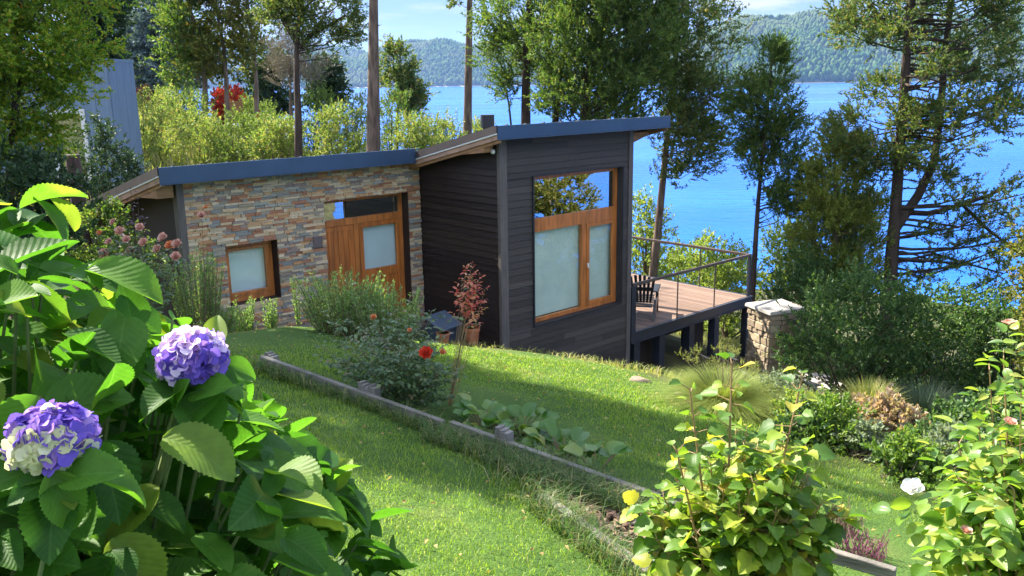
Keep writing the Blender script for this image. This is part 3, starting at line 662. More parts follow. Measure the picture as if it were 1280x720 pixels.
for s in (5.03, 6.39): MB().tube([(s,.017,DZ),(s,.017,RZ-.03)], .015, 8).build('baluster', M_rail, rl)
for t in (1.39, 2.9): MB().tube([(7.767,t,DZ),(7.767,t,RZ-.03)], .015, 8).build('baluster', M_rail, rl)
MB().box((7.735,-.012,DZ-.235), (7.80,.05,RZ-.031)).build('newel', M_dark, rl, bevel=.006); MB().box((3.48,-.015,DZ-.002), (3.62,.09,RZ-.031)).build('newel', M_dark, rl, bevel=.006)

# ---------------------------------------------------------------- chair on the deck
M_chair = plain('black_plastic', (.022,.023,.026), .38, .15, 6, spec=.6)
ch = empty('garden_chair', (*hw(4.78, .78), DZ), R(-14), 'black slatted garden chair with a rounded fan back on the deck', 'chair')
mb = MB()
for k in range(7):
    u = (k - 3) / 3; x0, x1 = u * .2, u * .29; top = .97 - .10 * u * u; w_ = .062
    b0, b1 = Vector((x0, -.22, .30)), Vector((x1, -.50, top)); d = (b1 - b0).normalized(); n = Vector((0, d.z, -d.y))
    q = []
    for zz_ in (b0, b1):
        wv = w_ * (.78 if zz_ is b0 else 1.0) / 2
        q += [zz_ + Vector((-wv,0,0)), zz_ + Vector((wv,0,0)), zz_ + Vector((wv,0,0)) + n * .022, zz_ + Vector((-wv,0,0)) + n * .022]
    mb.hexa(q)
mb.build('back', M_chair, ch, bevel=.006)
mb = MB()
for k in range(6):
    y = .30 - .105 * k; z = .36 - .025 * k; mb.box((-.25, y - .045, z - .02), (.25, y + .045, z))
mb.build('seat', M_chair, ch, bevel=.006)
for sg in (-1, 1):
    x = sg * .31
    MB().hexa([(x-.07,-.36,.575),(x+.07,-.36,.575),(x+.07,.36,.575),(x-.07,.36,.575),(x-.05,-.36,.6),(x+.05,-.36,.6),(x+.07,.36,.6),(x-.07,.36,.6)]).build('armrest', M_chair, ch, bevel=.008)
    MB().hexa([(x-.03,.24,0),(x+.03,.24,0),(x+.03,.34,0),(x-.03,.34,0),(x-.03,.22,.575),(x+.03,.22,.575),(x+.03,.35,.575),(x-.03,.35,.575)]).build('leg', M_chair, ch, bevel=.006)
    MB().hexa([(x-.028,-.60,0),(x+.028,-.60,0),(x+.028,-.50,0),(x-.028,-.50,0),(x-.028,-.32,.40),(x+.028,-.32,.40),(x+.028,.22,.36),(x-.028,.22,.26)]).build('leg', M_chair, ch, bevel=.006)
MB().hexa([(-.25,-.46,.62),(.25,-.46,.62),(.25,-.41,.62),(-.25,-.41,.62),(-.27,-.48,.70),(.27,-.48,.70),(.27,-.43,.70),(-.27,-.43,.70)]).build('back_rail', M_chair, ch)

# ---------------------------------------------------------------- things in the recess
P = hw(-.66, .80); zf = gz(*P)
bx = empty('storage_box', (P[0], P[1], zf), HA + R(12), 'slate blue box with a sloping lid tucked against the dark recess wall', 'storage box')
M_slate = plain('slate_plastic', (.045,.06,.085), .5, .15, 5)
bx.scale = (.72,.72,.8)
MB().hexa([(-.36,-.25,0),(.36,-.25,0),(.36,.25,0),(-.36,.25,0),(-.36,-.25,.36),(.36,-.25,.36),(.36,.25,.56),(-.36,.25,.56)]).build('body', M_slate, bx, bevel=.015)
MB().hexa([(-.40,-.30,.345),(.40,-.30,.345),(.40,.28,.575),(-.40,.28,.575),(-.38,-.30,.38),(.38,-.30,.38),(.38,.28,.62),(-.38,.28,.62)]).build('lid', plain('slate_lid', (.07,.095,.135), .45, .12, 5), bx, bevel=.015)
M_terra = plain('terracotta', (.42,.15,.06), .8, .25, 9, .2)
def pot(P, h, r, label, grp=None):
    o = empty('flower_pot', (P[0], P[1], gz(P[0], P[1])), 0, label, 'flower pot', grp)
    MB().tube([(0,0,0),(0,0,h*.8),(0,0,h*.8),(0,0,h),(0,0,h),(0,0,h*.85)], [r*.7,r*.95,r*1.06,r*1.08,r*.95,r*.9], 20, cap=False).build('body', M_terra, o, smooth=False)
    MB().tube([(0,0,h*.80),(0,0,h*.86)], [r*.9,r*.88], 16).build('soil', plain('potting_soil', (.04,.03,.02), .95), o)
pot(hw(-.40, .34), .34, .13, 'tall terracotta flower pot standing beside the slate blue box'); pot(hw(-1.02, .36), .22, .11, 'shorter terracotta pot in front of the slate blue box')

# ---------------------------------------------------------------- timber edging
M_board = plain('weathered_board', (.135,.122,.10), .9, .5, 3, .6, bscale=14, stretch=(1,1,9))
M_stake = islands('grey_stake', [(0,(.13,.12,.105)),(1,(.21,.195,.175))], .9, .2, .5, 20, (1,1,8), .4)
def edging(p0, p1, h0, h1, label, th=.045, name='edging_board', group=None, m=M_board):
    a, b = np.array(p0, float), np.array(p1, float); L = np.linalg.norm(b - a); n = 14
    d = (b - a) / L; nrm = np.array([-d[1], d[0]]); mb = MB(); rows = []
    lift = max(0, max(gz(*(a + (b - a) * i / n)) + .05 - (gz(*a) + h0 + (gz(*b) + h1 - gz(*a) - h0) * i / n) for i in range(n + 1)))
    for i in range(n + 1):
        q = a + d * L * i / n; base = gz(*q); tp = gz(*a) + h0 + (gz(*b) + h1 - gz(*a) - h0) * i / n + lift
        rows.append([(q[0]-nrm[0]*th/2, q[1]-nrm[1]*th/2, base-.15), (q[0]+nrm[0]*th/2, q[1]+nrm[1]*th/2, base-.15), (q[0]+nrm[0]*th/2, q[1]+nrm[1]*th/2, tp), (q[0]-nrm[0]*th/2, q[1]-nrm[1]*th/2, tp)])
    vs = [v for r in rows for v in r]; fs = [(0,1,2,3), tuple(4*n+k for k in (3,2,1,0))]
    for i in range(n):
        for k in range(4): fs.append((4*i+k, 4*i+4+k, 4*i+4+(k+1)%4, 4*i+(k+1)%4))
    c = (a + b) / 2; cz = gz(*c)
    mb.add([(v[0]-c[0], v[1]-c[1], v[2]-cz) for v in vs], fs)
    o = mb.build(name, m, None, bevel=.006); o.location = (c[0], c[1], cz); return tag(o, label, 'edging', group)
BD = [on_ground(*q)[:2] for q in [(328,462),(555,546),(564,546),(822,642),(1118,735)]]
edging(BD[0], BD[1], .135, .125, 'weathered timber board edging the rose bed, upper left length')
edging(BD[2], BD[3], .125, .12, 'weathered timber board edging the lawn beside the bergenia leaves')
edging(BD[3] + (BD[4]-BD[3])*.02, BD[4], .105, .105, 'weathered timber board running behind the big leafy shrub to the purple heather')
edging(E1a, E1b + (E1b-E1a)*.4, .07, .08, 'rough bleached board along the wood chips at the bottom of the lawn', .055)
for px, py, hgt, wd, lb in [(381,462,.17,.12,'short grey edging stake nearest the upper end of the board'), (497,506,.20,.20,'wide grey edging stake below the rose bush'), (672,562,.21,.12,'dark split edging stake among the bergenia leaves')]:
    P = on_ground(px, py); d = (BD[1] - BD[0]) / np.linalg.norm(BD[1] - BD[0]); nn = np.array([-d[1], d[0]])
    nn = nn if nn @ np.array([.69,.72]) > 0 else -nn
    best = BD[0] + d * ((P[:2] - BD[0]) @ d); Q = best + nn * .06
    st = empty('edging_stake', (Q[0], Q[1], gz(*Q)), math.atan2(d[1], d[0]), lb, 'stake')
    mb = MB(); k = int(wd / .04)
    hgt += .02
    for i in range(k): mb.box((-wd/2 + wd*i/k, -.035, -.1), (-wd/2 + wd*(i+1)/k - .002, .035 + .004*(i%2), hgt - .012*((i*7)%3)))
    mb.build('post', M_stake, st, bevel=.003)
    st.location.z -= .02

# ---------------------------------------------------------------- stone gate pier and the flagged path
M_rubble = islands('rubble_stone', [(0,(.26,.19,.12)),(.3,(.33,.26,.17)),(.6,(.23,.18,.13)),(1,(.37,.30,.20))], .9, .2, .9, 12, (1,1,1), .35)
PP = at(966, 440, 18.6)[:2]; pzb = gz(*PP) - .4
pier = empty('stone_pier', (PP[0], PP[1], pzb), R(20), 'squat rubble stone pier with a pale slab cap beyond the deck', 'pier')
ptop = ray(966, 386)[2] * 18.6 - pzb
mb = MB(); z = 0
while z < ptop - .02:
    h = min(r_.uniform(.11, .2), ptop - z)
    for side in range(4):
        x = -.40
        while x < .39:
            L = min(r_.uniform(.14, .3), .40 - x)
            if .40 - x - L < .09: L = .40 - x
            dd = r_.uniform(.0, .05); a = side * math.pi / 2
            def rt(p): return (p[0]*math.cos(a) - p[1]*math.sin(a), p[0]*math.sin(a) + p[1]*math.cos(a), p[2])
            j = lambda: r_.uniform(-.012, .012)
            mb.hexa([rt(q) for q in [(x+.008+j(),-.41-dd+j(),z+.008),(x+L-.008+j(),-.41-dd+j(),z+.008),(x+L-.008,-.2,z+.008),(x+.008,-.2,z+.008),(x+.012+j(),-.41-dd+j(),z+h+j()*.4),(x+L-.012+j(),-.41-dd+j(),z+h+j()*.4),(x+L-.01,-.2,z+h),(x+.01,-.2,z+h)]])
            x += L
    z += h
mb.build('shaft', M_rubble, pier, bevel=.014)
MB().box((-.39,-.39,0),(.39,.39,ptop-.03)).build('mortar_core', plain('mortar', (.25,.21,.16), .95), pier)
MB().hexa([(-.48,-.47,ptop),(.50,-.47,ptop),(.50,.48,ptop),(-.48,.48,ptop),(-.46,-.45,ptop+.08),(.48,-.45,ptop+.085),(.49,.46,ptop+.085),(-.46,.46,ptop+.08)]).build('cap', plain('pale_slab', (.36,.33,.29), .85, .2, 5, .4), pier, bevel=.02)
mb = MB(); M_flag = islands('flagstone', [(0,(.33,.29,.25)),(.5,(.42,.38,.34)),(1,(.37,.34,.31))], .85, .25, .5, 10, (1,1,1), .25)
A_ = at(955, 492, 16.6)[:2]; ux = np.array([.92, .38]); uy = np.array([-.38, .92])
for i in range(9):
    x = 0; wds = r_.uniform(.5, .95, 6)
    for w_ in wds:
        c = []
        for (p, q_) in ((x+.01, i*.36+.01), (x+w_-.01, i*.36+.01), (x+w_-.01, i*.36+.35), (x+.01, i*.36+.35)):
            g_ = A_ + ux * (p - .3) + uy * (q_ - .6); c.append(g_)
        hz = np.mean([gz(*g_) for g_ in c]) + .05 + r_.uniform(-.006,.006)
        mb.hexa([(g_[0], g_[1], hz - .3) for g_ in c] + [(g_[0], g_[1], hz + .3*(gz(*g_)+.05-hz)) for g_ in c]); x += w_
tag(mb.build('path', M_flag, None, bevel=.008), kind='structure')
# ---------------------------------------------------------------- woody plants
M_bark = plain('grey_bark', (.17,.125,.095), .95, .45, 5, .9, .1, 9, (1.6,1.6,.35))
M_barkd = plain('dark_bark', (.075,.055,.045), .95, .4, 5, .9, .1, 9, (1.6,1.6,.35))
M_barkr = plain('reddish_bark', (.145,.105,.08), .95, .6, 7, .9, .1, 9, (1.6,1.6,.3))
M_twig = plain('twig', (.14,.10,.06), .9, .3, 8)
F_cyp = leafmat('cypress_foliage', [(0,(.04,.09,.02)),(.5,(.085,.155,.03)),(.85,(.15,.21,.045)),(1,(.22,.21,.06))], .4, .55, tmul=1.3)
F_cypy = leafmat('golden_cypress_foliage', [(0,(.08,.105,.02)),(.5,(.15,.175,.032)),(.85,(.23,.22,.05)),(1,(.25,.17,.06))], .42, .6, tmul=1.3)
F_feath = leafmat('feathery_cypress_foliage', [(0,(.12,.18,.03)),(.5,(.22,.28,.05)),(.85,(.33,.35,.08)),(1,(.34,.25,.10))], .45, .6, tmul=1.3)
F_pine = leafmat('pine_foliage', [(0,(.04,.09,.022)),(.45,(.085,.14,.035)),(.82,(.16,.19,.055)),(.95,(.22,.18,.065)),(1,(.22,.12,.05))], .4, .6, tmul=1.3)
F_dark = leafmat('dark_foliage', [(0,(.018,.04,.016)),(.6,(.035,.07,.028)),(1,(.06,.10,.04))], .22, .5)
F_blue = leafmat('blue_spruce_foliage', [(0,(.075,.12,.14)),(.6,(.12,.18,.205)),(1,(.19,.25,.27))], .12, .7)
F_broad = leafmat('yellowing_foliage', [(0,(.055,.13,.014)),(.45,(.13,.23,.02)),(.8,(.27,.33,.035)),(.96,(.32,.28,.035)),(1,(.40,.17,.03))], .45, .45)
F_mead = leafmat('meadow_foliage', [(0,(.09,.17,.035)),(.45,(.18,.26,.06)),(.8,(.30,.33,.10)),(1,(.36,.29,.14))], .4, .6, tmul=1.2)
F_meadg = leafmat('green_meadow_foliage', [(0,(.06,.12,.025)),(.5,(.12,.19,.04)),(1,(.22,.26,.08))], .4, .6, tmul=1.2)
F_bush = leafmat('bush_foliage', [(0,(.03,.075,.024)),(.5,(.06,.125,.036)),(.85,(.11,.18,.055)),(1,(.16,.22,.075))], .36, .45)
F_lite = leafmat('pale_bush_foliage', [(0,(.10,.17,.03)),(.5,(.19,.26,.05)),(1,(.30,.33,.10))], .4, .5)
F_red = leafmat('red_foliage', [(0,(.32,.03,.02)),(.6,(.50,.06,.03)),(1,(.55,.16,.05))], .4, .5, tint=(1.2,.7,.5))
F_grey = leafmat('bare_twig_foliage', [(0,(.16,.14,.12)),(1,(.24,.21,.18))], .1, .9)

def pix(x, Y, z):
    v = math.tan(math.atan2(z, Y) + PITCH); return 640 + FPX * x / Y * (math.cos(PITCH) + v * math.sin(PITCH)), 360 - FPX * v
def world_rows(x, Y, zr): return [(pix(x, Y, z)[1], r * FPX / Y, pix(x, Y, z)[0]) for z, r in zr]
def zrow(px, py, Y): return ray(px, py)[2] * Y
def trunk_mesh(pts, rad, m, parent, extra, n=10):
    mb = MB(); mb.tube(pts, rad, n, wob=.07)
    for p_, r_2 in extra: mb.tube(p_, r_2, 5, cap=False)
    return mb.build('trunk', m, parent, smooth=True)
def tree(name, label, cat, Y, tpts, wpx, rows, leaf, bark, nclump, rpx, spray=(9, 12), l_s=.42, L=.12, W=.045, up=.35, out=.7, gap=.0, shell=.55, depth=.85, extra_clumps=(), group=None, limb_drop=.35, flat=.75, jit=.5, limb_r=.028, seed=1, extra_trunks=(), base_z=None):
    """tpts: trunk line as photograph pixels (first one sets the foot, dropped to the ground); rows: (row, half width, middle) of the crown"""
    global rng
    rng = np.random.default_rng(seed)
    px2m = Y / FPX
    f = foot(tpts[0][0], Y)
    root = empty(name, tuple(f), 0, label, cat, group)
    top = np.array([np.array([ray(a, b_)[0] * Y, Y, zrow(a, b_, Y)]) for a, b_ in tpts])
    pts = [f - [0, 0, .3]] + [p for p in top if p[2] > f[2] + .3]
    r0 = wpx * px2m / 2; n = len(pts)
    pts = np.array(pts); zs = pts[:, 2]
    rad = [r0 * 1.35] + [r0 * (1 - .8 * i / (n - 1)) for i in range(1, n)]
    rows = sorted(rows, key=lambda q: -q[0])
    rz = np.array([zrow(q[2], q[0], Y) for q in rows]); rw = np.array([q[1] * px2m for q in rows]); rx = np.array([ray(q[2], q[0])[0] * Y for q in rows])
    # clumps
    C, Rr = [], []; nclump = int(nclump * 1.3)
    cw = np.linspace(rz[0], rz[-1], 200); pr = np.interp(cw, rz, rw) + .05; pr = pr / pr.sum()
    ph = rng.uniform(0, 6.28, 4)
    tries = 0
    while len(C) < nclump and tries < nclump * 30:
        tries += 1
        z = rng.choice(cw, p=pr) + rng.normal() * .08; a = rng.uniform(0, 2 * math.pi)
        Rw = np.interp(z, rz, rw) * (1 + .16 * math.sin(2 * a + ph[0] + z * 1.3) + .14 * math.sin(3 * a + ph[1] - z * 2.1))
        u = rng.uniform() ** shell
        if gap and math.sin(a * 2 + ph[2] + z * 2.7) + math.sin(z * 3.9 + ph[3] + a) < -2 + gap * 3: continue
        C.append([np.interp(z, rz, rx) + Rw * u * math.cos(a), Y + Rw * u * math.sin(a) * depth, z])
        Rr.append(rpx * px2m * rng.uniform(.65, 1.3))
    for (a, b_, r_2, dy) in extra_clumps:
        C.append([ray(a, b_)[0] * (Y + dy), Y + dy, zrow(a, b_, Y + dy)]); Rr.append(r_2 * px2m)
    C = np.array(C); Rr = np.array(Rr)
    tx = np.interp(C[:, 2], zs, pts[:, 0]); ty = np.interp(C[:, 2], zs, pts[:, 1])
    O = C - np.stack([tx, ty, C[:, 2] - .2], 1); dist = np.linalg.norm(O[:, :2], axis=1); O = unit(O)
    extra = []
    for i in range(len(C)):
        if i % 2 and i < nclump and dist[i] < .8: continue
        zb = max(C[i, 2] - limb_drop * dist[i] - .1, f[2] + .4); zb = min(zb, zs[-1])
        b0 = np.array([np.interp(zb, zs, pts[:, 0]), np.interp(zb, zs, pts[:, 1]), zb]); mid = b0 * .45 + C[i] * .55 - [0, 0, .12 * dist[i]]
        mid = mid + rng.normal(size=3) * .06 * max(dist[i], .3)
        lr = limb_r * (.35 + min(dist[i], 3) * .33)
        extra.append(([b0, b0 * .7 + mid * .3 + rng.normal(size=3) * .03, mid, C[i]], [lr, lr * .85, lr * .6, lr * .2]))
    for tp, w_ in extra_trunks:
        pp = [np.array([ray(a, b_)[0] * Y, Y + .1 * k, zrow(a, b_, Y)]) for k, (a, b_) in enumerate(tp)]
        extra.append((pp, [w_ * px2m / 2 * (1 - .6 * k / len(pp)) for k in range(len(pp))]))
    loc = lambda q: np.asarray(q) - f
    trunk_mesh([loc(p) for p in pts], rad, bark, root, [([loc(p) for p in a], b_) for a, b_ in extra])
    if len(C):
        P, D, N, LL, WW = sprays(C - f, Rr, O, spray[0] + (13 if Y < 30 else 3), spray[1] + (9 if Y < 30 else 2), l_s, L * (.92 if Y < 30 else 1.3), W * (.74 if Y < 30 else 1.25), up=up, out=out, flat=flat, jit=jit)
        leafobj('crown', (P, D, N, LL, WW), leaf, root)
    return root

# open pine with a forked trunk at the right
tree('pine_tree', 'big forked pine with olive brown clumps standing by the lake above the dark bush', 'tree', 22,
     [(1106,420),(1112,350),(1118,280),(1124,200),(1130,110),(1138,10),(1146,-90),(1150,-150)], 22,
     [(-150,40,1150),(-60,95,1150),(0,95,1150),(40,108,1150),(80,115,1150),(120,108,1155),(160,98,1150),(195,78,1140),(225,50,1150)], F_pine, M_barkd, 125, 16,
     spray=(10,11), l_s=.36, L=.125, W=.05, up=.5, gap=.5, shell=.5, limb_drop=.1, jit=.6, limb_r=.035, seed=21,
     extra_trunks=[([(1120,285),(1150,245),(1172,205),(1182,150),(1192,60),(1205,-20)], 13), ([(1122,265),(1165,268),(1205,258),(1245,246),(1268,235)], 8), ([(1205,258),(1240,290),(1268,310),(1290,318)], 5), ([(1116,330),(1170,318),(1215,332),(1262,345)], 4)],
     extra_clumps=[(1240,238,24,.1),(1262,255,26,-.3),(1225,262,20,.2),(1250,285,24,.4),(1275,300,28,0),(1232,318,22,-.2),(1262,338,27,.1),(1285,352,22,.4),(1206,246,14,.5),(1185,258,14,-.5),(1180,300,15,.4),(1160,330,16,.3),(1270,380,22,.2),(1290,240,28,-.5),(1155,290,14,-.4),(1300,290,30,.2),(1215,355,20,.3),(1200,285,18,-.1),(1250,320,20,.6),(1230,280,20,-.4),(1210,305,16,.2),(1275,270,22,.5),(1170,240,18,.3),(1240,375,20,-.2),(1190,330,16,-.3),(1100,250,14,.2),(1085,300,13,-.2),(1150,345,14,.1),(1075,215,16,.3),(1060,170,16,0)])
tree('cypress_tree', 'short bushy golden green cypress left of the forked pine trunk', 'tree', 23,
     [(1042,400),(1043,330),(1044,250),(1044,185)], 13, [(158,4,1045),(185,26,1040),(225,40,1044),(265,50,1050),(305,56,1046),(345,52,1040),(378,34,1040)], F_feath, M_bark, 130, 13,
     spray=(9,11), l_s=.30, L=.11, W=.045, up=.7, gap=.15, limb_drop=.5, seed=22)
tree('cypress_tree', 'slender dark cypress rising behind the outer deck post', 'tree', 24,
     [(938,440),(940,380),(944,310),(948,250),(955,180),(962,110),(966,60)], 9, [(48,3,966),(75,14,967),(105,30,958),(140,40,954),(165,36,960),(200,35,970),(240,32,976),(270,16,980)], F_cyp, M_barkd, 72, 12,
     spray=(9,12), l_s=.34, L=.12, W=.04, up=.6, gap=.45, limb_drop=.4, seed=23)
tree('pine_tree', 'loose leaning pine with a pale trunk just right of the high roof', 'tree', 27,
     [(816,345),(822,290),(828,230),(834,170),(843,90),(854,0),(860,-80)], 13, [(-110,30,862),(-40,52,862),(20,58,862),(70,50,866),(120,45,868),(165,52,862),(200,48,856),(222,20,850)], F_pine, M_barkr, 95, 15,
     spray=(9,11), l_s=.42, L=.14, W=.05, up=.45, gap=.3, limb_drop=.2, jit=.6, seed=24)
tree('cypress_tree', 'large dense dark green cypress rising behind the high roof', 'tree', 26,
     [(728,240),(730,150),(738,80),(748,0),(755,-100)], 16, [(-170,20,755),(-90,68,760),(0,82,755),(60,84,755),(100,86,754),(135,80,750),(158,55,745)], F_cyp, M_barkd, 175, 17,
     spray=(11,12), l_s=.42, L=.14, W=.055, up=.9, gap=.05, limb_drop=.6, flat=1., seed=25, extra_trunks=[([(694,230),(694,150),(700,90),(715,20)], 10)])
tree('cypress_tree', 'open topped cypress left of the dense dark one behind the flue', 'tree', 28,
     [(656,240),(657,150),(658,60),(664,-20),(668,-100)], 18, [(-140,15,668),(-70,50,668),(0,58,660),(40,58,662),(75,46,655),(105,24,655)], F_cyp, M_barkd, 80, 14,
     spray=(9,12), l_s=.42, L=.13, W=.05, up=.5, gap=.35, limb_drop=.2, seed=26, extra_trunks=[([(640,170),(636,130),(632,112),(642,96)], 3)], extra_clumps=[(634,100,12,0),(628,112,10,.2),(640,118,9,-.2)])
tree('pine_tree', 'tall bare pine trunk standing behind the stone wing roof', 'tree', 24,
     [(467,225),(467,150),(467,80),(467,0),(469,-120),(471,-300)], 22, [(-420,30,471),(-360,85,471),(-300,95,471),(-240,50,471)], F_pine, M_barkr, 45, 20, spray=(8,10), l_s=.45, L=.16, W=.06, gap=.2, seed=27)
tree('pine_tree', 'thinner bare pine trunk beside the foot of the sloping roof', 'tree', 34,
     [(584,200),(585,130),(586,60),(587,0),(588,-90),(588,-220)], 14, [(-300,20,588),(-250,62,588),(-200,68,588),(-150,35,588)], F_pine, M_barkr, 36, 18, spray=(8,10), l_s=.5, L=.18, W=.06, gap=.2, seed=28,
     extra_clumps=[(572,1,5,0),(604,-8,9,0),(612,2,7,.2)])
tree('pine_tree', 'dark trunked pine with loose foliage tufts above the meadow', 'tree', 27,
     [(373,205),(373,150),(371,100),(371,50),(378,0),(385,-80)], 12, [(-170,15,390),(-100,62,390),(-40,66,390),(0,55,388),(30,48,396),(58,26,412)], F_pine, M_barkd, 62, 14,
     spray=(9,11), l_s=.4, L=.13, W=.05, up=.3, gap=.3, limb_drop=.3, seed=29, extra_trunks=[([(372,55),(356,30),(345,5),(340,-30)], 8), ([(374,60),(392,40),(412,30),(430,18)], 6)], extra_clumps=[(430,22,14,0),(445,40,10,.3),(346,25,13,.2)])
tree('bare_tree', 'grey twiggy half bare tree behind the dark pine trunk', 'tree', 33,
     [(364,190),(364,150),(363,110),(362,75)], 8, [(40,4,362),(60,24,362),(85,28,364),(105,18,364)], F_grey, M_bark, 30, 12, spray=(9,10), l_s=.5, L=.16, W=.018, up=.6, gap=.1, seed=30)
for i, (tr, cx, bot, hw_, lb, sd_) in enumerate([(257, 228, 100, 27, 'yellow green cypress leaning left, nearest the blue spruce', 41), (284, 262, 84, 27, 'middle yellow green cypress with a straight grey trunk', 42), (321, 303, 62, 32, 'yellow green cypress with a pale trunk in front of the meadow post', 43)]):
    tree('cypress_tree', lb, 'tree', 38, [(tr+1,175),(tr,140),(tr-1,100),(tr-4,60),(cx+6,0),(cx+2,-80)], 9, [(-150,8,cx),(-80,hw_*.8,cx),(-20,hw_,cx),(30,hw_,cx),(bot-20,hw_*.9,cx+2),(bot,hw_*.6,cx+6),(bot+22,6,tr-6)], F_cypy if i else F_cyp, M_bark, 75, 12,
         spray=(8,10), l_s=.5, L=.17, W=.065, up=.6, gap=.1, limb_drop=.4, group='cypresses above the meadow', seed=sd_)
tree('cypress_tree', 'small brownish cypress top seen beside the tall bare trunk', 'tree', 48, [(496,200),(497,140),(498,90)], 6, [(62,4,494),(80,18,494),(105,22,502),(125,18,508),(145,9,512)], F_pine, M_barkd, 40, 9, spray=(8,9), l_s=.5, L=.2, W=.08, up=.6, gap=.1, seed=44)
tree('conifer_tree', 'small dark conifer at the meadow edge against the far hills', 'tree', 46, [(408,170),(408,120),(408,85)], 5, [(74,2,408),(90,12,408),(108,17,408),(126,20,407),(134,10,407)], F_dark, M_barkd, 40, 8, spray=(8,9), l_s=.5, L=.2, W=.08, up=.1, seed=45)
tree('conifer_tree', 'dark bush like conifer half hidden behind the dark pine trunk', 'tree', 44, [(340,170),(341,120),(342,85)], 5, [(70,8,340),(90,20,338),(115,26,336),(140,22,338)], F_dark, M_barkd, 46, 10, spray=(8,9), l_s=.5, L=.2, W=.08, up=.1, seed=47)
tree('spruce_tree', 'blue grey spruce with drooping tiers standing beyond the meadow', 'tree', 45, [(193,125),(193,60),(193,-30)], 8, [(-42,2,193),(-10,16,193),(25,28,193),(60,42,195),(90,55,197),(104,46,200)], F_blue, M_barkd, 150, 9,
     spray=(8,9), l_s=.5, L=.2, W=.075, up=-.25, out=1.0, flat=.35, limb_drop=-.15, jit=.3, seed=46)
for k, (px_, rw, lb, sd_, lm) in enumerate([(125, [(-60,10,125),(-10,22,125),(40,22,122),(85,22,122),(105,14,122)], 'dark conifer filling the gap between the yellowing tree and the spruce', 48, F_dark)]):
    tree('conifer_tree', lb, 'tree', 30, [(px_,140),(px_,80),(px_,-20)], 9, rw, lm, M_barkd, 70, 13, spray=(8,10), l_s=.5, L=.18, W=.07, up=.2, seed=sd_)
# yellowing broadleaf tree, upper left
tree('broadleaf_tree', 'small yellowing broadleaf tree filling the upper left corner beside the grey house', 'tree', 10.5,
     [(10,300),(14,200),(20,120),(26,40),(30,-40)], 16, [(-80,60,12),(-50,105,14),(0,124,10),(50,108,10),(100,92,5),(150,80,-5),(190,66,-8),(206,30,-5)], F_broad, M_barkd, 125, 17,
     spray=(10,14), l_s=.24, L=.062, W=.034, up=-.1, out=.5, gap=.3, shell=.6, limb_drop=.5, limb_r=.016, jit=.8, seed=50)
# neighbours just outside the frame: they shade the left of the garden and show in the glass
for x_, Y_, zr, nc, lb, sd_ in [(-8.8, 12.4, [(2.6,1.0),(4,2.0),(6,2.2),(7.6,1.5),(8.8,.8),(9.4,.2)], 170, 'tall cypress just left of the frame shading the upper lawn', 51),
        (-11.2, 9.6, [(2.2,1.2),(3.6,1.9),(5,1.9),(6.4,1.1),(7.2,.2)], 120, 'broad cypress left of the frame shading the hydrangea', 52),
        (-9.8, 15.4, [(7.6,.4),(8.6,.8),(10,.9),(11.4,.6),(12.4,.1)], 55, 'very tall narrow cypress left of the frame whose shadow crosses the lawn', 55)]:
    tree('cypress_tree', lb, 'tree', Y_, [pix(x_, Y_, z) for z in (-1.5, 1, 4, 7.5)], .34 * FPX / Y_, world_rows(x_, Y_, zr), F_cyp, M_bark, nc, .38 * FPX / Y_, spray=(7,8), l_s=.36, L=.14, W=.08, up=.5, limb_drop=.4, gap=.1, seed=sd_)
tree('pine_tree', 'pine right of the frame mirrored in the upper window', 'tree', 15, [(1560,430),(1560,250),(1565,50),(1570,-150)], 30, [(-260,60,1570),(-100,150,1570),(60,160,1565),(170,120,1560),(230,60,1560)], F_pine, M_barkd, 85, 26, spray=(9,11), l_s=.36, L=.13, W=.05, gap=.3, seed=53)
tree('pine_tree', 'second pine right of the frame mirrored in the upper window', 'tree', 11, [(1900,430),(1900,200),(1905,0)], 40, [(-300,60,1900),(-100,200,1900),(60,210,1900),(200,100,1900)], F_pine, M_barkd, 85, 38, spray=(9,11), l_s=.36, L=.13, W=.05, gap=.3, seed=54)

for x_, Y_, zr, lb, sd_ in [(10.5, 15.2, [(-6,.6),(-5,1.3),(-3.4,1.5),(-2,1.2),(-.6,.3)], 'bushy golden cypress right of the frame mirrored in the upper window', 56), (14, 19.5, [(-8,.8),(-6,1.8),(-4,2),(-2,1.5),(0,.3)], 'rounded cypress right of the frame above the lake shore', 57)]:
    tree('cypress_tree', lb, 'tree', Y_, [pix(x_, Y_, z) for z in (-6.5, -4, -1.5)], .2 * FPX / Y_, world_rows(x_, Y_, zr), F_cypy, M_bark, 70, .3 * FPX / Y_, spray=(7,8), l_s=.3, L=.12, W=.07, up=.6, gap=.3, seed=sd_)

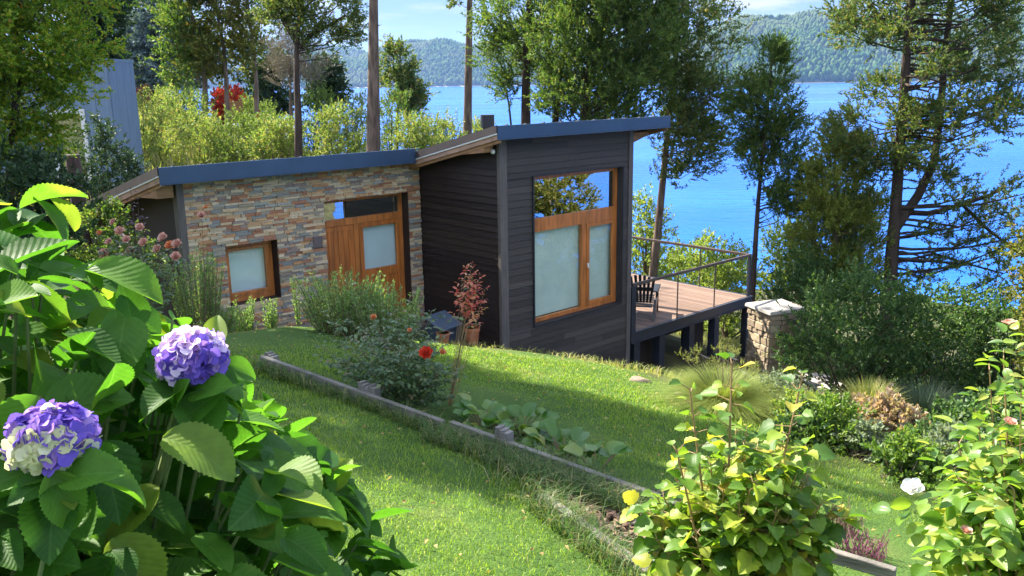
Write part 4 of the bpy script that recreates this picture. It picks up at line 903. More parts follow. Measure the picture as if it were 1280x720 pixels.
# ---------------------------------------------------------------- shrubs
def shrub(name, label, cat, Y, px, rows, leaf, nclump, rpx, spray=(8,10), l_s=.2, L=.06, W=.03, up=.5, group=None, stems=7, seed=1, base=None, gap=.0, jit=.7, depth=.9, out=.5, bark=None, shell=.5):
    global rng
    rng = np.random.default_rng(seed)
    px2m = Y / FPX; f = foot(px, Y) if base is None else np.array(base)
    root = empty(name, tuple(f), 0, label, cat, group)
    rows = sorted(rows, key=lambda q: -q[0])
    rz = np.array([zrow(q[2], q[0], Y) for q in rows]); rw = np.array([q[1] * px2m for q in rows]); rx = np.array([ray(q[2], q[0])[0] * Y for q in rows])
    cw = np.linspace(rz[0], rz[-1], 100); pr = np.interp(cw, rz, rw) + .02; pr /= pr.sum(); C = []; ph = rng.uniform(0, 6, 3)
    while len(C) < nclump:
        z = rng.choice(cw, p=pr); a = rng.uniform(0, 6.283); Rw = np.interp(z, rz, rw) * (1 + .18 * math.sin(2*a + ph[0] + 2*z) + .15 * math.sin(5*a + ph[1]))
        if gap and rng.uniform() < gap * (.5 + .5 * math.sin(3*a + ph[2] + 4*z)): continue
        u = rng.uniform() ** shell
        C.append([np.interp(z, rz, rx) + Rw*u*math.cos(a), Y + Rw*u*math.sin(a)*depth, max(z, f[2] + .05)])
    C = np.array(C) - f; Rr = rpx * px2m * rng.uniform(.7, 1.3, len(C))
    O = unit(C - np.array([0, 0, C[:, 2].max() * .25]))
    mb = MB(); k = max(1, len(C) // (stems * 3))
    for c in C[::k]:
        b0 = np.array([rng.normal() * .06, rng.normal() * .06, -.08]); mid = b0 * .4 + c * .6 + np.array([0,0,.1 * abs(c[2])]) * -1 + rng.normal(size=3) * .04
        mb.tube([b0, b0*.6 + mid*.4 + rng.normal(size=3)*.02, mid, c], [.022*Y/18+.004, .016*Y/18+.003, .011*Y/18+.002, .003], 5, cap=False)
    mb.build('stem', bark or M_twig, root)
    leafobj('foliage', sprays(C, Rr, O, spray[0] + 2, spray[1] + 1, l_s, L * 1.15, W * 1.25, up=up, out=out, jit=jit), leaf, root)
    return root
shrub('dark_bush', 'broad dark green bush at the foot of the forked pine', 'bush', 17.2, 1080, [(348,30,1090),(372,76,1080),(410,106,1070),(450,104,1072),(480,70,1078),(505,30,1080)], F_bush, 190, 15, (9,11), .26, .075, .04, seed=61, stems=12, gap=.2, bark=M_barkd)
shrub('dark_bush', 'dark rounded bush right of the pine, behind the fountain grass', 'bush', 18, 1190, [(362,30,1190),(385,62,1190),(420,78,1188),(460,80,1185),(500,55,1180)], F_bush, 130, 15, (9,11), .26, .075, .04, seed=62, stems=9, gap=.1, bark=M_barkd)
shrub('dark_bush', 'dark bush at the right edge of the picture above the rose canes', 'bush', 17, 1290, [(395,40,1290),(430,70,1290),(470,75,1290),(520,60,1290)], F_bush, 90, 15, (9,11), .26, .075, .04, seed=63, stems=9, bark=M_barkd)
shrub('dark_bush', 'blue green bush beside the stone pier cap', 'bush', 22, 1005, [(318,14,1010),(340,34,1005),(365,42,1005),(395,40,1010),(430,30,1012)], F_bush, 70, 12, (9,10), .26, .08, .04, seed=64, bark=M_barkd)
LB = [(808,29,[(250,8,808),(275,22,806),(310,30,806),(350,30,808)],'pale leafy bush seen between the cabin corner and the leaning pine'),(880,27,[(296,10,880),(315,36,880),(345,48,885),(375,40,885)],'pale leafy bush behind the deck railing'),
      (912,25.5,[(300,10,920),(330,30,918),(365,36,915),(410,30,915)],'pale leafy bush under the outer deck corner'),(985,27,[(276,12,985),(300,26,985),(335,34,985),(370,30,985)],'thin pale bush between the slender cypress and the bushy golden one'),
      (850,33,[(318,12,850),(332,40,850),(360,50,850)],'low pale bush at the water edge beyond the railing')]
for i, (px_, Y_, rw, lb) in enumerate(LB): shrub('pale_bush', lb, 'bush', Y_, px_, rw, F_lite, 55, 13, (8,10), .3, .10, .05, group='pale bushes on the lake shore', seed=70+i, gap=.2)
# meadow above the cabin
MS = [(190,30,[(120,12,185),(140,24,190),(175,30,190),(215,30,190)],0),(215,33,[(118,14,215),(138,26,215),(170,30,215),(205,26,215)],0),(240,36,[(125,12,238),(145,24,240),(170,26,240),(195,26,240)],1),(268,30,[(152,16,265),(170,30,268),(195,32,268),(215,30,268)],0),
      (305,29,[(150,12,303),(168,30,305),(190,34,305),(212,30,305)],1),(338,31,[(140,14,338),(160,28,338),(185,30,338),(210,26,338)],1),(352,28,[(158,14,350),(175,28,352),(198,28,352)],0),(398,34,[(112,6,398),(130,16,398),(155,26,400),(180,28,400),(205,28,400)],1),
      (420,30,[(135,12,420),(152,26,420),(175,30,420),(200,28,420)],0),(447,34,[(128,10,448),(145,22,447),(170,28,447),(195,28,447)],0),(492,36,[(112,6,490),(128,16,492),(155,26,492),(180,30,492),(200,28,492)],2),(520,31,[(148,10,520),(163,24,520),(182,28,520),(200,26,520)],0),
      (550,33,[(148,8,552),(160,22,550),(178,26,550),(200,24,550)],0),(600,36,[(158,8,596),(168,20,600),(190,22,600)],0),(320,40,[(128,8,320),(142,20,320),(165,22,320)],1),(222,42,[(106,10,220),(118,22,222),(140,22,222)],2)]
for i, (px_, Y_, rw, kd) in enumerate(MS):
    shrub('meadow_shrub', ['golden dry looking shrub of the unmown meadow behind the stone wing', 'fresh yellow green shrub of the unmown meadow behind the stone wing', 'deep green shrub rising out of the unmown meadow behind the stone wing'][kd], 'shrub', Y_, px_, rw, [F_mead, F_meadg, F_cyp][kd], 46, 11, (8,10), .34, .105, .035, up=1.0, group=['golden meadow shrubs','yellow green meadow shrubs','deep green meadow shrubs'][kd], seed=90+i)
shrub('red_maple', 'scarlet shrub glowing between the cypress trunks', 'shrub', 42, 285, [(114,8,284),(124,18,286),(140,20,287),(152,12,287)], F_red, 50, 8, (8,9), .35, .14, .08, seed=120)
shrub('red_maple', 'small orange red shrub at the foot of the pale cypress trunk', 'shrub', 36, 324, [(150,4,325),(160,8,325),(170,6,325)], F_red, 14, 4, (8,8), .2, .1, .05, seed=121)
shrub('laurel_shrub', 'dark glossy leaved shrub behind the left eave by the grey house', 'shrub', 18, 140, [(148,6,126),(172,22,126),(198,36,132),(222,44,140),(245,44,142),(262,40,142)], F_dark, 80, 12, (8,9), .16, .075, .028, seed=122, bark=M_barkd, gap=.2)
shrub('laurel_shrub', 'dark shrub in shadow below the yellowing tree', 'shrub', 9.5, 30, [(192,25,30),(212,50,28),(235,60,28),(280,62,28),(330,55,28)], F_dark, 75, 14, (8,9), .16, .07, .03, seed=123, bark=M_barkd)
shrub('dark_shrub', 'shady green shrub under the left eave of the stone wing', 'shrub', 12.4, 130, [(262,20,130),(285,40,130),(310,50,135),(340,50,140)], F_cyp, 50, 12, (8,9), .18, .07, .025, seed=124, bark=M_barkd)

# weathered post, gate post and low red wall of the neighbours, grey house
f = foot(104, 14.5); zt = zrow(105, 193, 14.5)
pst = empty('wooden_post', tuple(f), 0, 'dark weathered post standing left of the stone wing eave', 'post')
MB().tube([(0,0,-.1),(.01,0,(zt-f[2])*.5),(0,0,zt-f[2]-.02),(0,0,zt-f[2])], [.128,.122,.118,.108], 12, wob=.04).build('shaft', plain('dark_post', (.06,.035,.03), .9, .4, 6, .6, stretch=(4,4,.6)), pst, smooth=True)
f = foot(309, 39); gp = empty('gate_post', tuple(f), .2, 'pale wooden gate post at the top of the meadow', 'gate post')
zt = zrow(309, 120, 39) - f[2]
MB().box((-.42,-.05,-.2),(-.32,.05,zt)).box((.18,-.05,-.2),(.28,.05,zt-.1)).build('post', M_beam, gp); MB().box((-.32,-.02,zt*.5),(.18,.02,zt*.9)).build('board', M_beam, gp)
f = foot(195, 50); rdw = empty('garden_wall', (f[0], f[1], zrow(195,112,50)), .1, 'low dark red wall under the blue spruce', 'wall')
h = zrow(195,93,50) - zrow(195,112,50)
MB().box((-1.6,-.1,-1.2),(1.4,.1,h)).build('panel', plain('dark_red', (.16,.03,.025), .8, .2), rdw); MB().box((-1.7,-.16,h),(1.5,.16,h+.07)).build('coping', M_black, rdw)
M_blueh = plain('blue_grey_boards', (.165,.235,.335), .7, .12, 4, .15, stretch=(6,6,.5))
Yh = 24.; c0 = at(136, 100, Yh)[:2]; hb_ = empty('grey_house', (c0[0], c0[1], -3.6), R(40), 'blue grey boarded house with a white framed window behind the yellowing tree', 'house')
zt = zrow(140, 76, Yh) + 3.6
c1 = at(172, 140, 25.5)[:2]; wR = float(np.linalg.norm(c1 - c0)); aR = math.atan2(c1[1]-c0[1], c1[0]-c0[0]); hb_.rotation_euler.z = aR
def boards(mb, x0, x1, z0, z1, y0, face):
    x = x0
    while x < x1 - .01:
        b2 = min(x + .42, x1)
        if face == 'y': mb.box((x+.006,y0-.022,z0),(b2-.006,y0-.001,z1))
        else: mb.box((y0-.022,x+.006,z0),(y0-.001,b2-.006,z1))
        x += .42
mb = MB(); mb.box((0,0,-1),(wR,6.2,zt-.02)); mb.box((-.03,-.03,zt-.019),(wR+.05,6.3,zt+.06)); boards(mb, 0, wR, -1, zt-.02, 0, 'y')
WA = (.75, 1.75, 1.15, 3.05)
for a, b_ in ((0.,.75),(1.75,6.2)): boards(mb, a, b_, -1, zt-.02, 0, 'x')
boards(mb, .75, 1.75, -1, 1.15, 0, 'x'); boards(mb, .75, 1.75, 3.05, zt-.02, 0, 'x'); mb.build('wall', M_blueh, hb_)
mb = MB(); mb.box((-.06,.75,1.15),(-.0,.87,3.05)).box((-.06,1.63,1.15),(0,1.75,3.05)).box((-.06,.87,1.15),(0,1.63,1.27)).box((-.06,.87,2.93),(0,1.63,3.05)); wf = mb.build('window', M_white, hb_)
MB().box((-.03,.87,1.27),(-.025,1.63,2.93)).build('pane', M_mirror, wf); MB().box((-.02,.87,1.27),(-.015,1.63,2.93)).build('curtain', M_blind2, wf)
# ---------------------------------------------------------------- lawn
rng = np.random.default_rng(77)
M_blade = leafmat('grass_blade', [(0,(.075,.155,.015)),(.45,(.14,.235,.022)),(.85,(.21,.29,.035)),(.97,(.27,.30,.07)),(1,(.38,.33,.17))], .42, .5, .25, tmul=1.6, patch=(.9, .52, .75, (.26,.27,.06), .35))
M_long = leafmat('long_grass_blade', [(0,(.04,.10,.02)),(.6,(.09,.16,.035)),(.9,(.2,.2,.08)),(1,(.32,.27,.15))], .38, .5, .25, tmul=1.2)
M_dry = leafmat('dry_grass_blade', [(0,(.12,.17,.03)),(.5,(.22,.25,.06)),(1,(.38,.33,.15))], .4, .6, .2, tmul=1.2)
M_bluegr = leafmat('blue_green_blade', [(0,(.05,.09,.045)),(.6,(.09,.14,.075)),(1,(.17,.2,.11))], .3, .5, .3, tmul=1.2)
def blades(P, H, Wd, lean, az_=None):
    """arched blades, five vertices each"""
    n = len(P); a = rng.uniform(0, 6.283, n) if az_ is None else az_
    d = np.stack([np.cos(a), np.sin(a), np.zeros(n)], 1); t = np.stack([-np.sin(a), np.cos(a), np.zeros(n)], 1); u = np.array([0,0,1.])
    H = H[:, None]; Wd = Wd[:, None]; lean = lean[:, None]
    m_ = P + u * H * .6 + d * H * lean * .35
    tp = P + u * H * (1 - .35 * lean) + d * H * lean
    V = np.stack([P - t*Wd*.5, P + t*Wd*.5, m_ + t*Wd*.42, m_ - t*Wd*.42, tp], 1).reshape(-1, 3)
    b_ = np.arange(n)[:, None] * 5
    return V, b_ + [0,1,2,3], b_ + [3,2,4]
def inview(P, mg=60):
    v = np.stack([P[:,0], P[:,1]*math.cos(PITCH) - P[:,2]*math.sin(PITCH), P[:,1]*math.sin(PITCH) + P[:,2]*math.cos(PITCH)], 1)
    px = 640 + FPX * v[:,0] / v[:,1]; py = 360 - FPX * v[:,2] / v[:,1]
    return (px > -mg) & (px < 1280 + mg) & (py < 720 + mg) & (v[:,1] > .2)
def off_boards(x, y):
    ok = np.ones(len(x), bool)
    for a, b_ in ((BD[0], BD[1]), (BD[2], BD[3]), (BD[3], BD[4]), (E1a, E1b + (E1b-E1a)*.3)):
        d = b_ - a; L = np.linalg.norm(d); u = ((x-a[0])*d[0] + (y-a[1])*d[1]) / L; v = ((x-a[0])*-d[1] + (y-a[1])*d[0]) / L
        ok &= ~((np.abs(v) < .03) & (u > 0) & (u < L))
    return ok
n = 520000
x = rng.uniform(-6.5, 4.6, n); y = 1.8 + 11.8 * rng.uniform(0, 1, n) ** 1.5
clumpy = .62 + .38 * np.sin(x*9 + 2*np.sin(y*7)) * np.sin(y*8.3 + np.sin(x*5))
keep = (rng.uniform(0, 1, n) < lawn_mask(x, y) * clumpy) & ~mulch_mask(x, y)[0] & off_boards(x, y)
x, y = x[keep], y[keep]; P = np.stack([x, y, ground(x, y) + .018*np.sin(x*3.7 + np.sin(y*2.9))*np.sin(y*3.1+.7)*np.exp(-((x/9)**2+((y-6)/9)**2)) - .004], 1)
k = inview(P, 300); P = P[k]
worn = .5 + .5 * np.sin(P[:,0]*1.9 + 1.7*np.sin(P[:,1]*1.3)) * np.sin(P[:,1]*1.6 + .8)
H = rng.uniform(.022, .050, len(P)) * (.65 + .6 * worn); Wd = np.maximum(.0032, P[:,1] * .00066) * rng.uniform(.8, 1.3, len(P))
V, q4, t3 = blades(P, H, Wd, rng.uniform(.2, 1.1, len(P)))
tag(npmesh('lawn_grass', V, [q4, t3], M_blade), kind='stuff')
# long grass along the boards and round the wood chips
def along(a, b_, n, side, lo, hi):
    d = b_ - a; L = np.linalg.norm(d); nn = np.array([-d[1], d[0]]) / L
    u = rng.uniform(0, 1, n); v = rng.uniform(lo, hi, n) * side
    return a[None] + d[None]*u[:,None] + nn[None]*v[:,None]
sd_ = 1 if np.array([-(BD[1]-BD[0])[1], (BD[1]-BD[0])[0]]) @ np.array([-.69,-.72]) > 0 else -1     # towards the camera
Q = np.concatenate([along(BD[0], BD[1], 1700, sd_, .02, .12), along(BD[2], BD[3], 3600, sd_, .02, .30), along(BD[0], BD[1], 900, -sd_, .02, .10), along(BD[2], BD[3], 900, -sd_, .02, .1),
    E1a + rng.normal(size=(1800, 2)) * [.22, .20] + [.18, .45], along(E1a, E1b, 900, 1, -.14, -.01), along(E1a, E1b, 500, 1, .03, .12)])
P = np.stack([Q[:,0], Q[:,1], ground(Q[:,0], Q[:,1]) - .005], 1)
V, q4, t3 = blades(P, rng.uniform(.07, .20, len(P)), rng.uniform(.0035, .006, len(P)), rng.uniform(.3, 1.3, len(P)))
tag(npmesh('long_grass', V, [q4, t3], M_long), kind='stuff')
# rough growth on the slope beyond the lawn
n = 190000; x = rng.uniform(-2, 11, n); y = rng.uniform(6, 30, n); lm = lawn_mask(x, y); s_, t_ = hl(x, y)
keep = (lm < .35) & (rng.uniform(0,1,n) < .35 + .3*np.sin(x*2+y)*np.sin(y*1.7)) & ~((s_ > -5) & (s_ < 8) & (t_ > -.1)) & ~((np.abs((x-A_[0])*.92+(y-A_[1])*.38-1.2) < 2.6) & (np.abs(-(x-A_[0])*.38+(y-A_[1])*.92-1) < 1.8))
x, y = x[keep], y[keep]; P = np.stack([x, y, ground(x, y) - .01], 1); P = P[inview(P)]
V, q4, t3 = blades(P, rng.uniform(.05, .20, len(P)), rng.uniform(.007, .016, len(P)), rng.uniform(.2, 1.2, len(P)))
tag(npmesh('rough_grass', V, [q4, t3], M_dry), kind='stuff')
# rough hillside grass left and right of the garden
n = 70000; x = np.concatenate([rng.uniform(-26, -5.5, n//2), rng.uniform(3.6, 14, n//2)]); y = np.concatenate([rng.uniform(1, 26, n//2), rng.uniform(2, 14, n//2)]); s_, t_ = hl(x, y)
keep = (lawn_mask(x, y) < .4) & ~((s_ > -5.2) & (s_ < 8) & (t_ > -.1)); x, y = x[keep], y[keep]; P = np.stack([x, y, ground(x, y) - .02], 1); P = P[inview(P, 420)]
V, q4, t3 = blades(P, rng.uniform(.10, .34, len(P)), rng.uniform(.010, .022, len(P)), rng.uniform(.2, 1.1, len(P)))
tag(npmesh('hillside_grass', V, [q4, t3], M_long), kind='stuff')
# meadow grass behind the cabin
n = 26000; x = rng.uniform(-24, 2, n); y = rng.uniform(21, 52, n); keep = (x < -2.0 - (y-24)*.0) ; x, y = x[keep], y[keep]
P = np.stack([x, y, ground(x, y) - .02], 1); P = P[inview(P)]
V, q4, t3 = blades(P, rng.uniform(.3, .9, len(P)), rng.uniform(.03, .06, len(P)), rng.uniform(.1, .7, len(P)))
tag(npmesh('meadow_grass', V, [q4, t3], M_dry), kind='stuff')
# wood chips
n = 2600; u = rng.uniform(-.2, 3.0, n); v = rng.uniform(.0, .95, n) ** 1.0; d = (E1b - E1a) / np.linalg.norm(E1b - E1a); nn = np.array([-d[1], d[0]]); nn = nn if nn @ np.array([.69,.72]) > 0 else -nn
Q = E1a + d * u[:, None] + nn * (.03 + v[:, None]); z = ground(Q[:,0], Q[:,1]) + rng.uniform(.0, .022, n)
mb = MB(); cv = []
L = rng.uniform(.015, .045, n); Wd = rng.uniform(.008, .022, n); a = rng.uniform(0, 6.28, n); tl = rng.normal(size=(n, 2)) * .35
dx = np.stack([np.cos(a), np.sin(a), tl[:,0]], 1) * L[:,None]; dy = np.stack([-np.sin(a), np.cos(a), tl[:,1]], 1) * Wd[:,None]; c = np.stack([Q[:,0], Q[:,1], z], 1); up_ = np.array([0,0,.005])
V = np.stack([c-dx-dy, c+dx-dy*.7, c+dx+dy, c-dx+dy*.8, c-dx-dy+up_, c+dx-dy*.7+up_, c+dx+dy+up_, c-dx+dy*.8+up_], 1).reshape(-1, 3)
F = np.array([(0,3,2,1),(4,5,6,7),(0,1,5,4),(1,2,6,5),(2,3,7,6),(3,0,4,7)]); F = (np.arange(n)[:,None,None]*8 + F[None]).reshape(-1, 4)
tag(npmesh('wood_chips', V, [F], islands('bark_chip', [(0,(.055,.032,.022)),(.5,(.13,.08,.055)),(.85,(.22,.15,.10)),(1,(.38,.30,.22))], .9, .2)), kind='stuff')

# fallen leaves on the lawn
rng = np.random.default_rng(88); n = 900; x = rng.uniform(-4, 4, n); y = rng.uniform(2.5, 12.5, n); k = lawn_mask(x, y) > .5; x, y = x[k], y[k]; n = len(x)
P = np.stack([x, y, ground(x, y) + rng.uniform(.02, .045, n)], 1); D = rdir(n) * [1,1,.2]; N = np.array([0,0,1.]) + rng.normal(size=(n,3))*.4
V, F = small_leaves(P, D, N, rng.uniform(.02,.05,n), rng.uniform(.012,.026,n), .3, .2)
tag(npmesh('fallen_leaves', V, [F], leafmat('fallen_leaf', [(0,(.20,.12,.04)),(.5,(.34,.24,.09)),(1,(.42,.34,.16))], .25, .7)), kind='stuff')

# ---------------------------------------------------------------- ornamental grasses
M_mound = leafmat('mound_blade', [(0,(.11,.17,.025)),(.5,(.20,.26,.05)),(1,(.33,.33,.12))], .4, .6, .2, tmul=1.3)
def tuft(name, label, P, n, h, spread, m, wd, lean=(.3,1.1), seed=1, heads=0, cat='grass clump'):
    global rng
    rng = np.random.default_rng(seed); P = np.array([P[0], P[1], gz(P[0], P[1])])
    o = empty(name, tuple(P), 0, label, cat)
    a = rng.uniform(0, 6.283, n); r = spread * .25 * np.sqrt(rng.uniform(0, 1, n))
    B = np.stack([r*np.cos(a), r*np.sin(a), np.full(n, -.02)], 1)
    for k in range(1):
        ln = rng.uniform(*lean, n); H = h * rng.uniform(.55, 1.1, n)
        az_ = a + rng.normal(size=n) * (1.1 if heads else .6); S = 5; d = np.stack([np.cos(az_), np.sin(az_), 0*a], 1); t = np.stack([-np.sin(az_), np.cos(az_), 0*a], 1)
        rows = []
        for i in range(S):
            u = i / (S - 1); c = B + np.array([0,0,1.]) * (H * (u - .42*ln*u*u))[:,None] + d * (H * ln * .75 * u*u)[:,None] * (spread / h * 1.2)
            w_ = wd * (1 - u) ** .7 + .0006; rows += [c - t*w_/2, c + t*w_/2]
        V = np.stack(rows, 1).reshape(-1, 3); q = np.concatenate([np.arange(n)[:,None]*2*S + np.array([2*i, 2*i+1, 2*i+3, 2*i+2]) for i in range(S-1)])
        npmesh('blades', V, [q], m, o)
    if heads:
        mb = MB(); C = []
        for i in range(heads):
            a_ = rng.uniform(0, 6.28); e = rng.uniform(.2, .75) * spread; tp = Vector((e*math.cos(a_), e*math.sin(a_), h * rng.uniform(1.0, 1.25)))
            mb.tube([(0,0,0), tp*.6 + Vector((0,0,.1*h)), tp], [.003,.002,.0015], 4, cap=False); C.append(list(tp))
        mb.build('stalk', M_twig, o)
        leafobj('seed_head', sprays(np.array(C), np.full(heads, .03), np.tile([0,0,1.], (heads,1)), 6, 8, .07, .025, .006, up=.4), M_dry, o)
    return o
tuft('grass_clump', 'fuzzy yellow green grass mound with pale seed heads below the deck', on_ground(903, 512), 9000, .50, .66, M_mound, .005, (.3,1.5), 201, 30)
tuft('fountain_grass', 'tall blue green fountain grass in front of the dark rounded bush', at(1160, 500, 15.2), 2600, 1.25, 1.0, M_bluegr, .016, (.3,1.3), 202)
tuft('fountain_grass', 'lower blue green fountain grass at the right behind the rose canes', at(1240, 500, 14.0), 1800, .9, .8, M_bluegr, .014, (.3,1.3), 203)
tuft('grass_clump', 'tawny dry grass under the dark bush by the path', on_ground(1085, 530), 1300, .6, .5, M_dry, .012, (.2,.8), 204)
tuft('grass_clump', 'pale thin grass tuft beside the flagged path', on_ground(1012, 535), 1300, .45, .5, M_dry, .010, (.2,.9), 205)
rk = MB(); r_ = np.random.default_rng(8)
def rock(name, label, P, s, m):
    o = bpy.data.objects.new(name, bpy.data.meshes.new(name)); import bmesh
    bm = bmesh.new(); bmesh.ops.create_icosphere(bm, subdivisions=3, radius=1)
    ph = r_.uniform(0, 6, 6)
    for v in bm.verts:
        c = v.co.copy(); k = 1 + .16*math.sin(3*c.x+ph[0]) + .14*math.sin(4*c.y+ph[1]+c.z*2) + .1*math.sin(5*c.z+ph[2]+c.x*3)
        v.co = Vector((c.x*s[0]*k, c.y*s[1]*k, max(c.z*s[2]*k, -s[2]*.7)))
    bm.to_mesh(o.data); bm.free(); o.data.materials.append(m); col.objects.link(o)
    o.location = (P[0], P[1], gz(P[0], P[1]) + s[2]*.3); return tag(o, label, 'rock')
M_rock = plain('pale_rock', (.42,.37,.29), .9, .3, 6, .6)
rock('boulder', 'pale flat boulder at the lawn edge below the fuzzy grass mound', on_ground(862, 497), (.17,.12,.06), M_rock)
rock('boulder', 'brown stone in the bare patch beneath the dark siding', on_ground(800, 478), (.14,.10,.05), plain('brown_rock', (.22,.16,.11), .9, .3, 6, .6))

# ---------------------------------------------------------------- small shrubs at the right of the lawn
F_pinkg = leafmat('pinkish_leaf', [(0,(.16,.14,.09)),(.5,(.28,.22,.15)),(1,(.38,.24,.18))], .35, .5)
F_green = leafmat('fresh_leaf', [(0,(.05,.11,.02)),(.5,(.10,.18,.03)),(1,(.19,.25,.06))], .38, .45)
F_grey2 = leafmat('sage_leaf', [(0,(.10,.14,.08)),(1,(.22,.26,.17))], .3, .6)
LOG = []
def lowshrub(name, label, px, py, Y, wpx, hpx, leaf, n=34, L=.05, W=.025, seed=1, up=.6, cat='shrub', rp=.28, **k):
    Y = float(on_ground(px, py)[1]); LOG.append((label, round(Y, 2)))
    shrub(name, label, cat, Y, px, [(py-hpx, wpx*.35, px), (py-hpx*.7, wpx*.8, px), (py-hpx*.3, wpx, px), (py, wpx*.8, px)], leaf, n, wpx*rp, (8,9), .12, L, W, up=up, seed=seed, **k)
lowshrub('low_shrub', 'bright green low shrub at the far edge of the right lawn', 1045, 560, 11.5, 42, 52, F_green, 44, .05, .022, 211)
lowshrub('low_shrub', 'grey green low shrub beside the pinkish one', 1085, 572, 11.0, 34, 34, F_grey2, 30, .045, .024, 212)
lowshrub('flowering_shrub', 'low shrub with pinkish bronze leaves at the right lawn edge', 1118, 568, 10.6, 36, 58, F_pinkg, 34, .07, .04, 213)
lowshrub('low_shrub', 'dark low shrub behind the white rose', 1160, 585, 10.2, 34, 40, F_bush, 34, .05, .025, 214)
lowshrub('low_shrub', 'shadowy green shrub below the fountain grass', 1200, 560, 12.0, 48, 50, F_bush, 40, .06, .03, 215)
lowshrub('low_shrub', 'yellow green shrub between the path and the tawny grass', 1000, 540, 12.4, 34, 36, F_lite, 34, .06, .03, 216)

lowshrub('low_shrub', 'fine leaved grey green mound right of the fuzzy grass mound', 968, 520, 0, 40, 44, F_grey2, 40, .04, .018, 217)
lowshrub('low_shrub', 'deep green low shrub between the fine grey mound and the bright green shrub', 1008, 552, 0, 36, 40, F_bush, 36, .05, .025, 218)
lowshrub('low_shrub', 'fresh green low shrub just above the white rose', 1140, 600, 0, 40, 40, F_green, 40, .05, .026, 219)
lowshrub('flowering_shrub', 'small bronze pink shrub under the tawny grass', 1080, 548, 0, 30, 40, F_pinkg, 30, .06, .034, 220)
lowshrub('low_shrub', 'grey green shrub half hidden by the rose canes at the right', 1195, 600, 0, 46, 56, F_grey2, 40, .05, .026, 221)
lowshrub('low_shrub', 'dark green shrub at the right edge behind the rose canes', 1260, 585, 0, 60, 90, F_bush, 60, .05, .028, 222)

# ---------------------------------------------------------------- rosemary and herbs at the foot of the stone wall
F_rosem = leafmat('rosemary_needles', [(0,(.08,.15,.045)),(.6,(.15,.25,.08)),(1,(.24,.33,.13))], .4, .5)
def spires(name, label, P, n, h, spread, seed, m=F_rosem, needles=62, nl=.042, cat='shrub', vary=.5, group=None):
    global rng
    rng = np.random.default_rng(seed); f = np.array([P[0], P[1], gz(P[0], P[1])])
    o = empty(name, tuple(f), 0, label, cat, group); mb = MB(); Ps = []; Ds = []
    for i in range(n):
        a = rng.uniform(0, 6.28); r = spread * math.sqrt(rng.uniform()); hh = h * rng.uniform(1-vary, 1.05); b0 = np.array([r*.6*math.cos(a), r*.6*math.sin(a), -.02])
        t0 = np.array([r*math.cos(a)*1.15 + rng.normal()*.02, r*math.sin(a)*1.15 + rng.normal()*.02, hh]); mid = (b0+t0)/2 + rng.normal(size=3)*.02*np.array([1,1,0])
        mb.tube([b0, mid, t0], [.005,.004,.002], 4, cap=False)
        u = rng.uniform(.12, 1, int(needles*hh/h)+4)[:,None]; c = (1-u)**2*b0 + 2*u*(1-u)*mid + u*u*t0; Ps.append(c)
        d = rdir(len(c))*np.array([1,1,.3]) + np.array([0,0,.75]); Ds.append(d)
    mb.build('stem', M_twig, o); Pn = np.concatenate(Ps); Dn = np.concatenate(Ds)
    leafobj('needles', (Pn, Dn, rdir(len(Pn)), nl*rng.uniform(.7,1.2,len(Pn)), nl*.30), m, o, fold=.1); return o
Pg = lambda px, Y: foot(px, Y)
spires('rosemary_bush', 'tall rosemary at the left end of the stone wall', Pg(240,10.4), 120, 1.08, .32, 221)
spires('rosemary_bush', 'low rosemary right under the small window', Pg(296,10.9), 34, .52, .17, 222, vary=.6)
spires('rosemary_bush', 'short rosemary below the right edge of the small window', Pg(332,11.0), 22, .50, .11, 223)
spires('rosemary_bush', 'single tall rosemary stalk between window and door', Pg(366,10.8), 5, .66, .03, 224, vary=.25)
spires('rosemary_bush', 'broad feathery rosemary in front of the boarded door', Pg(425,10.2), 210, .74, .48, 225)
spires('rosemary_bush', 'feathery rosemary in front of the glazed side of the entrance', Pg(478,9.8), 150, .70, .40, 226)
spires('rosemary_bush', 'low dark rosemary between the tall one and the window', Pg(268,10.3), 40, .36, .22, 227)
spires('heather', 'purple pink heather at the end of the lower edging board', on_ground(1078,705), 70, .17, .15, 228, m=leafmat('heather_sprigs', [(0,(.10,.05,.05)),(.4,(.22,.03,.12)),(.8,(.42,.05,.25)),(1,(.5,.14,.32))], .35, .6, tint=(1,.7,1)), needles=40, nl=.012, cat='heather')
spires('heather', 'small dull purple heather beside the leafy shrub', on_ground(1052,672), 50, .2, .13, 229, m=leafmat('dull_heather', [(0,(.09,.06,.05)),(.7,(.17,.07,.09)),(1,(.3,.06,.16))], .3, .6), needles=40, nl=.012, cat='heather')

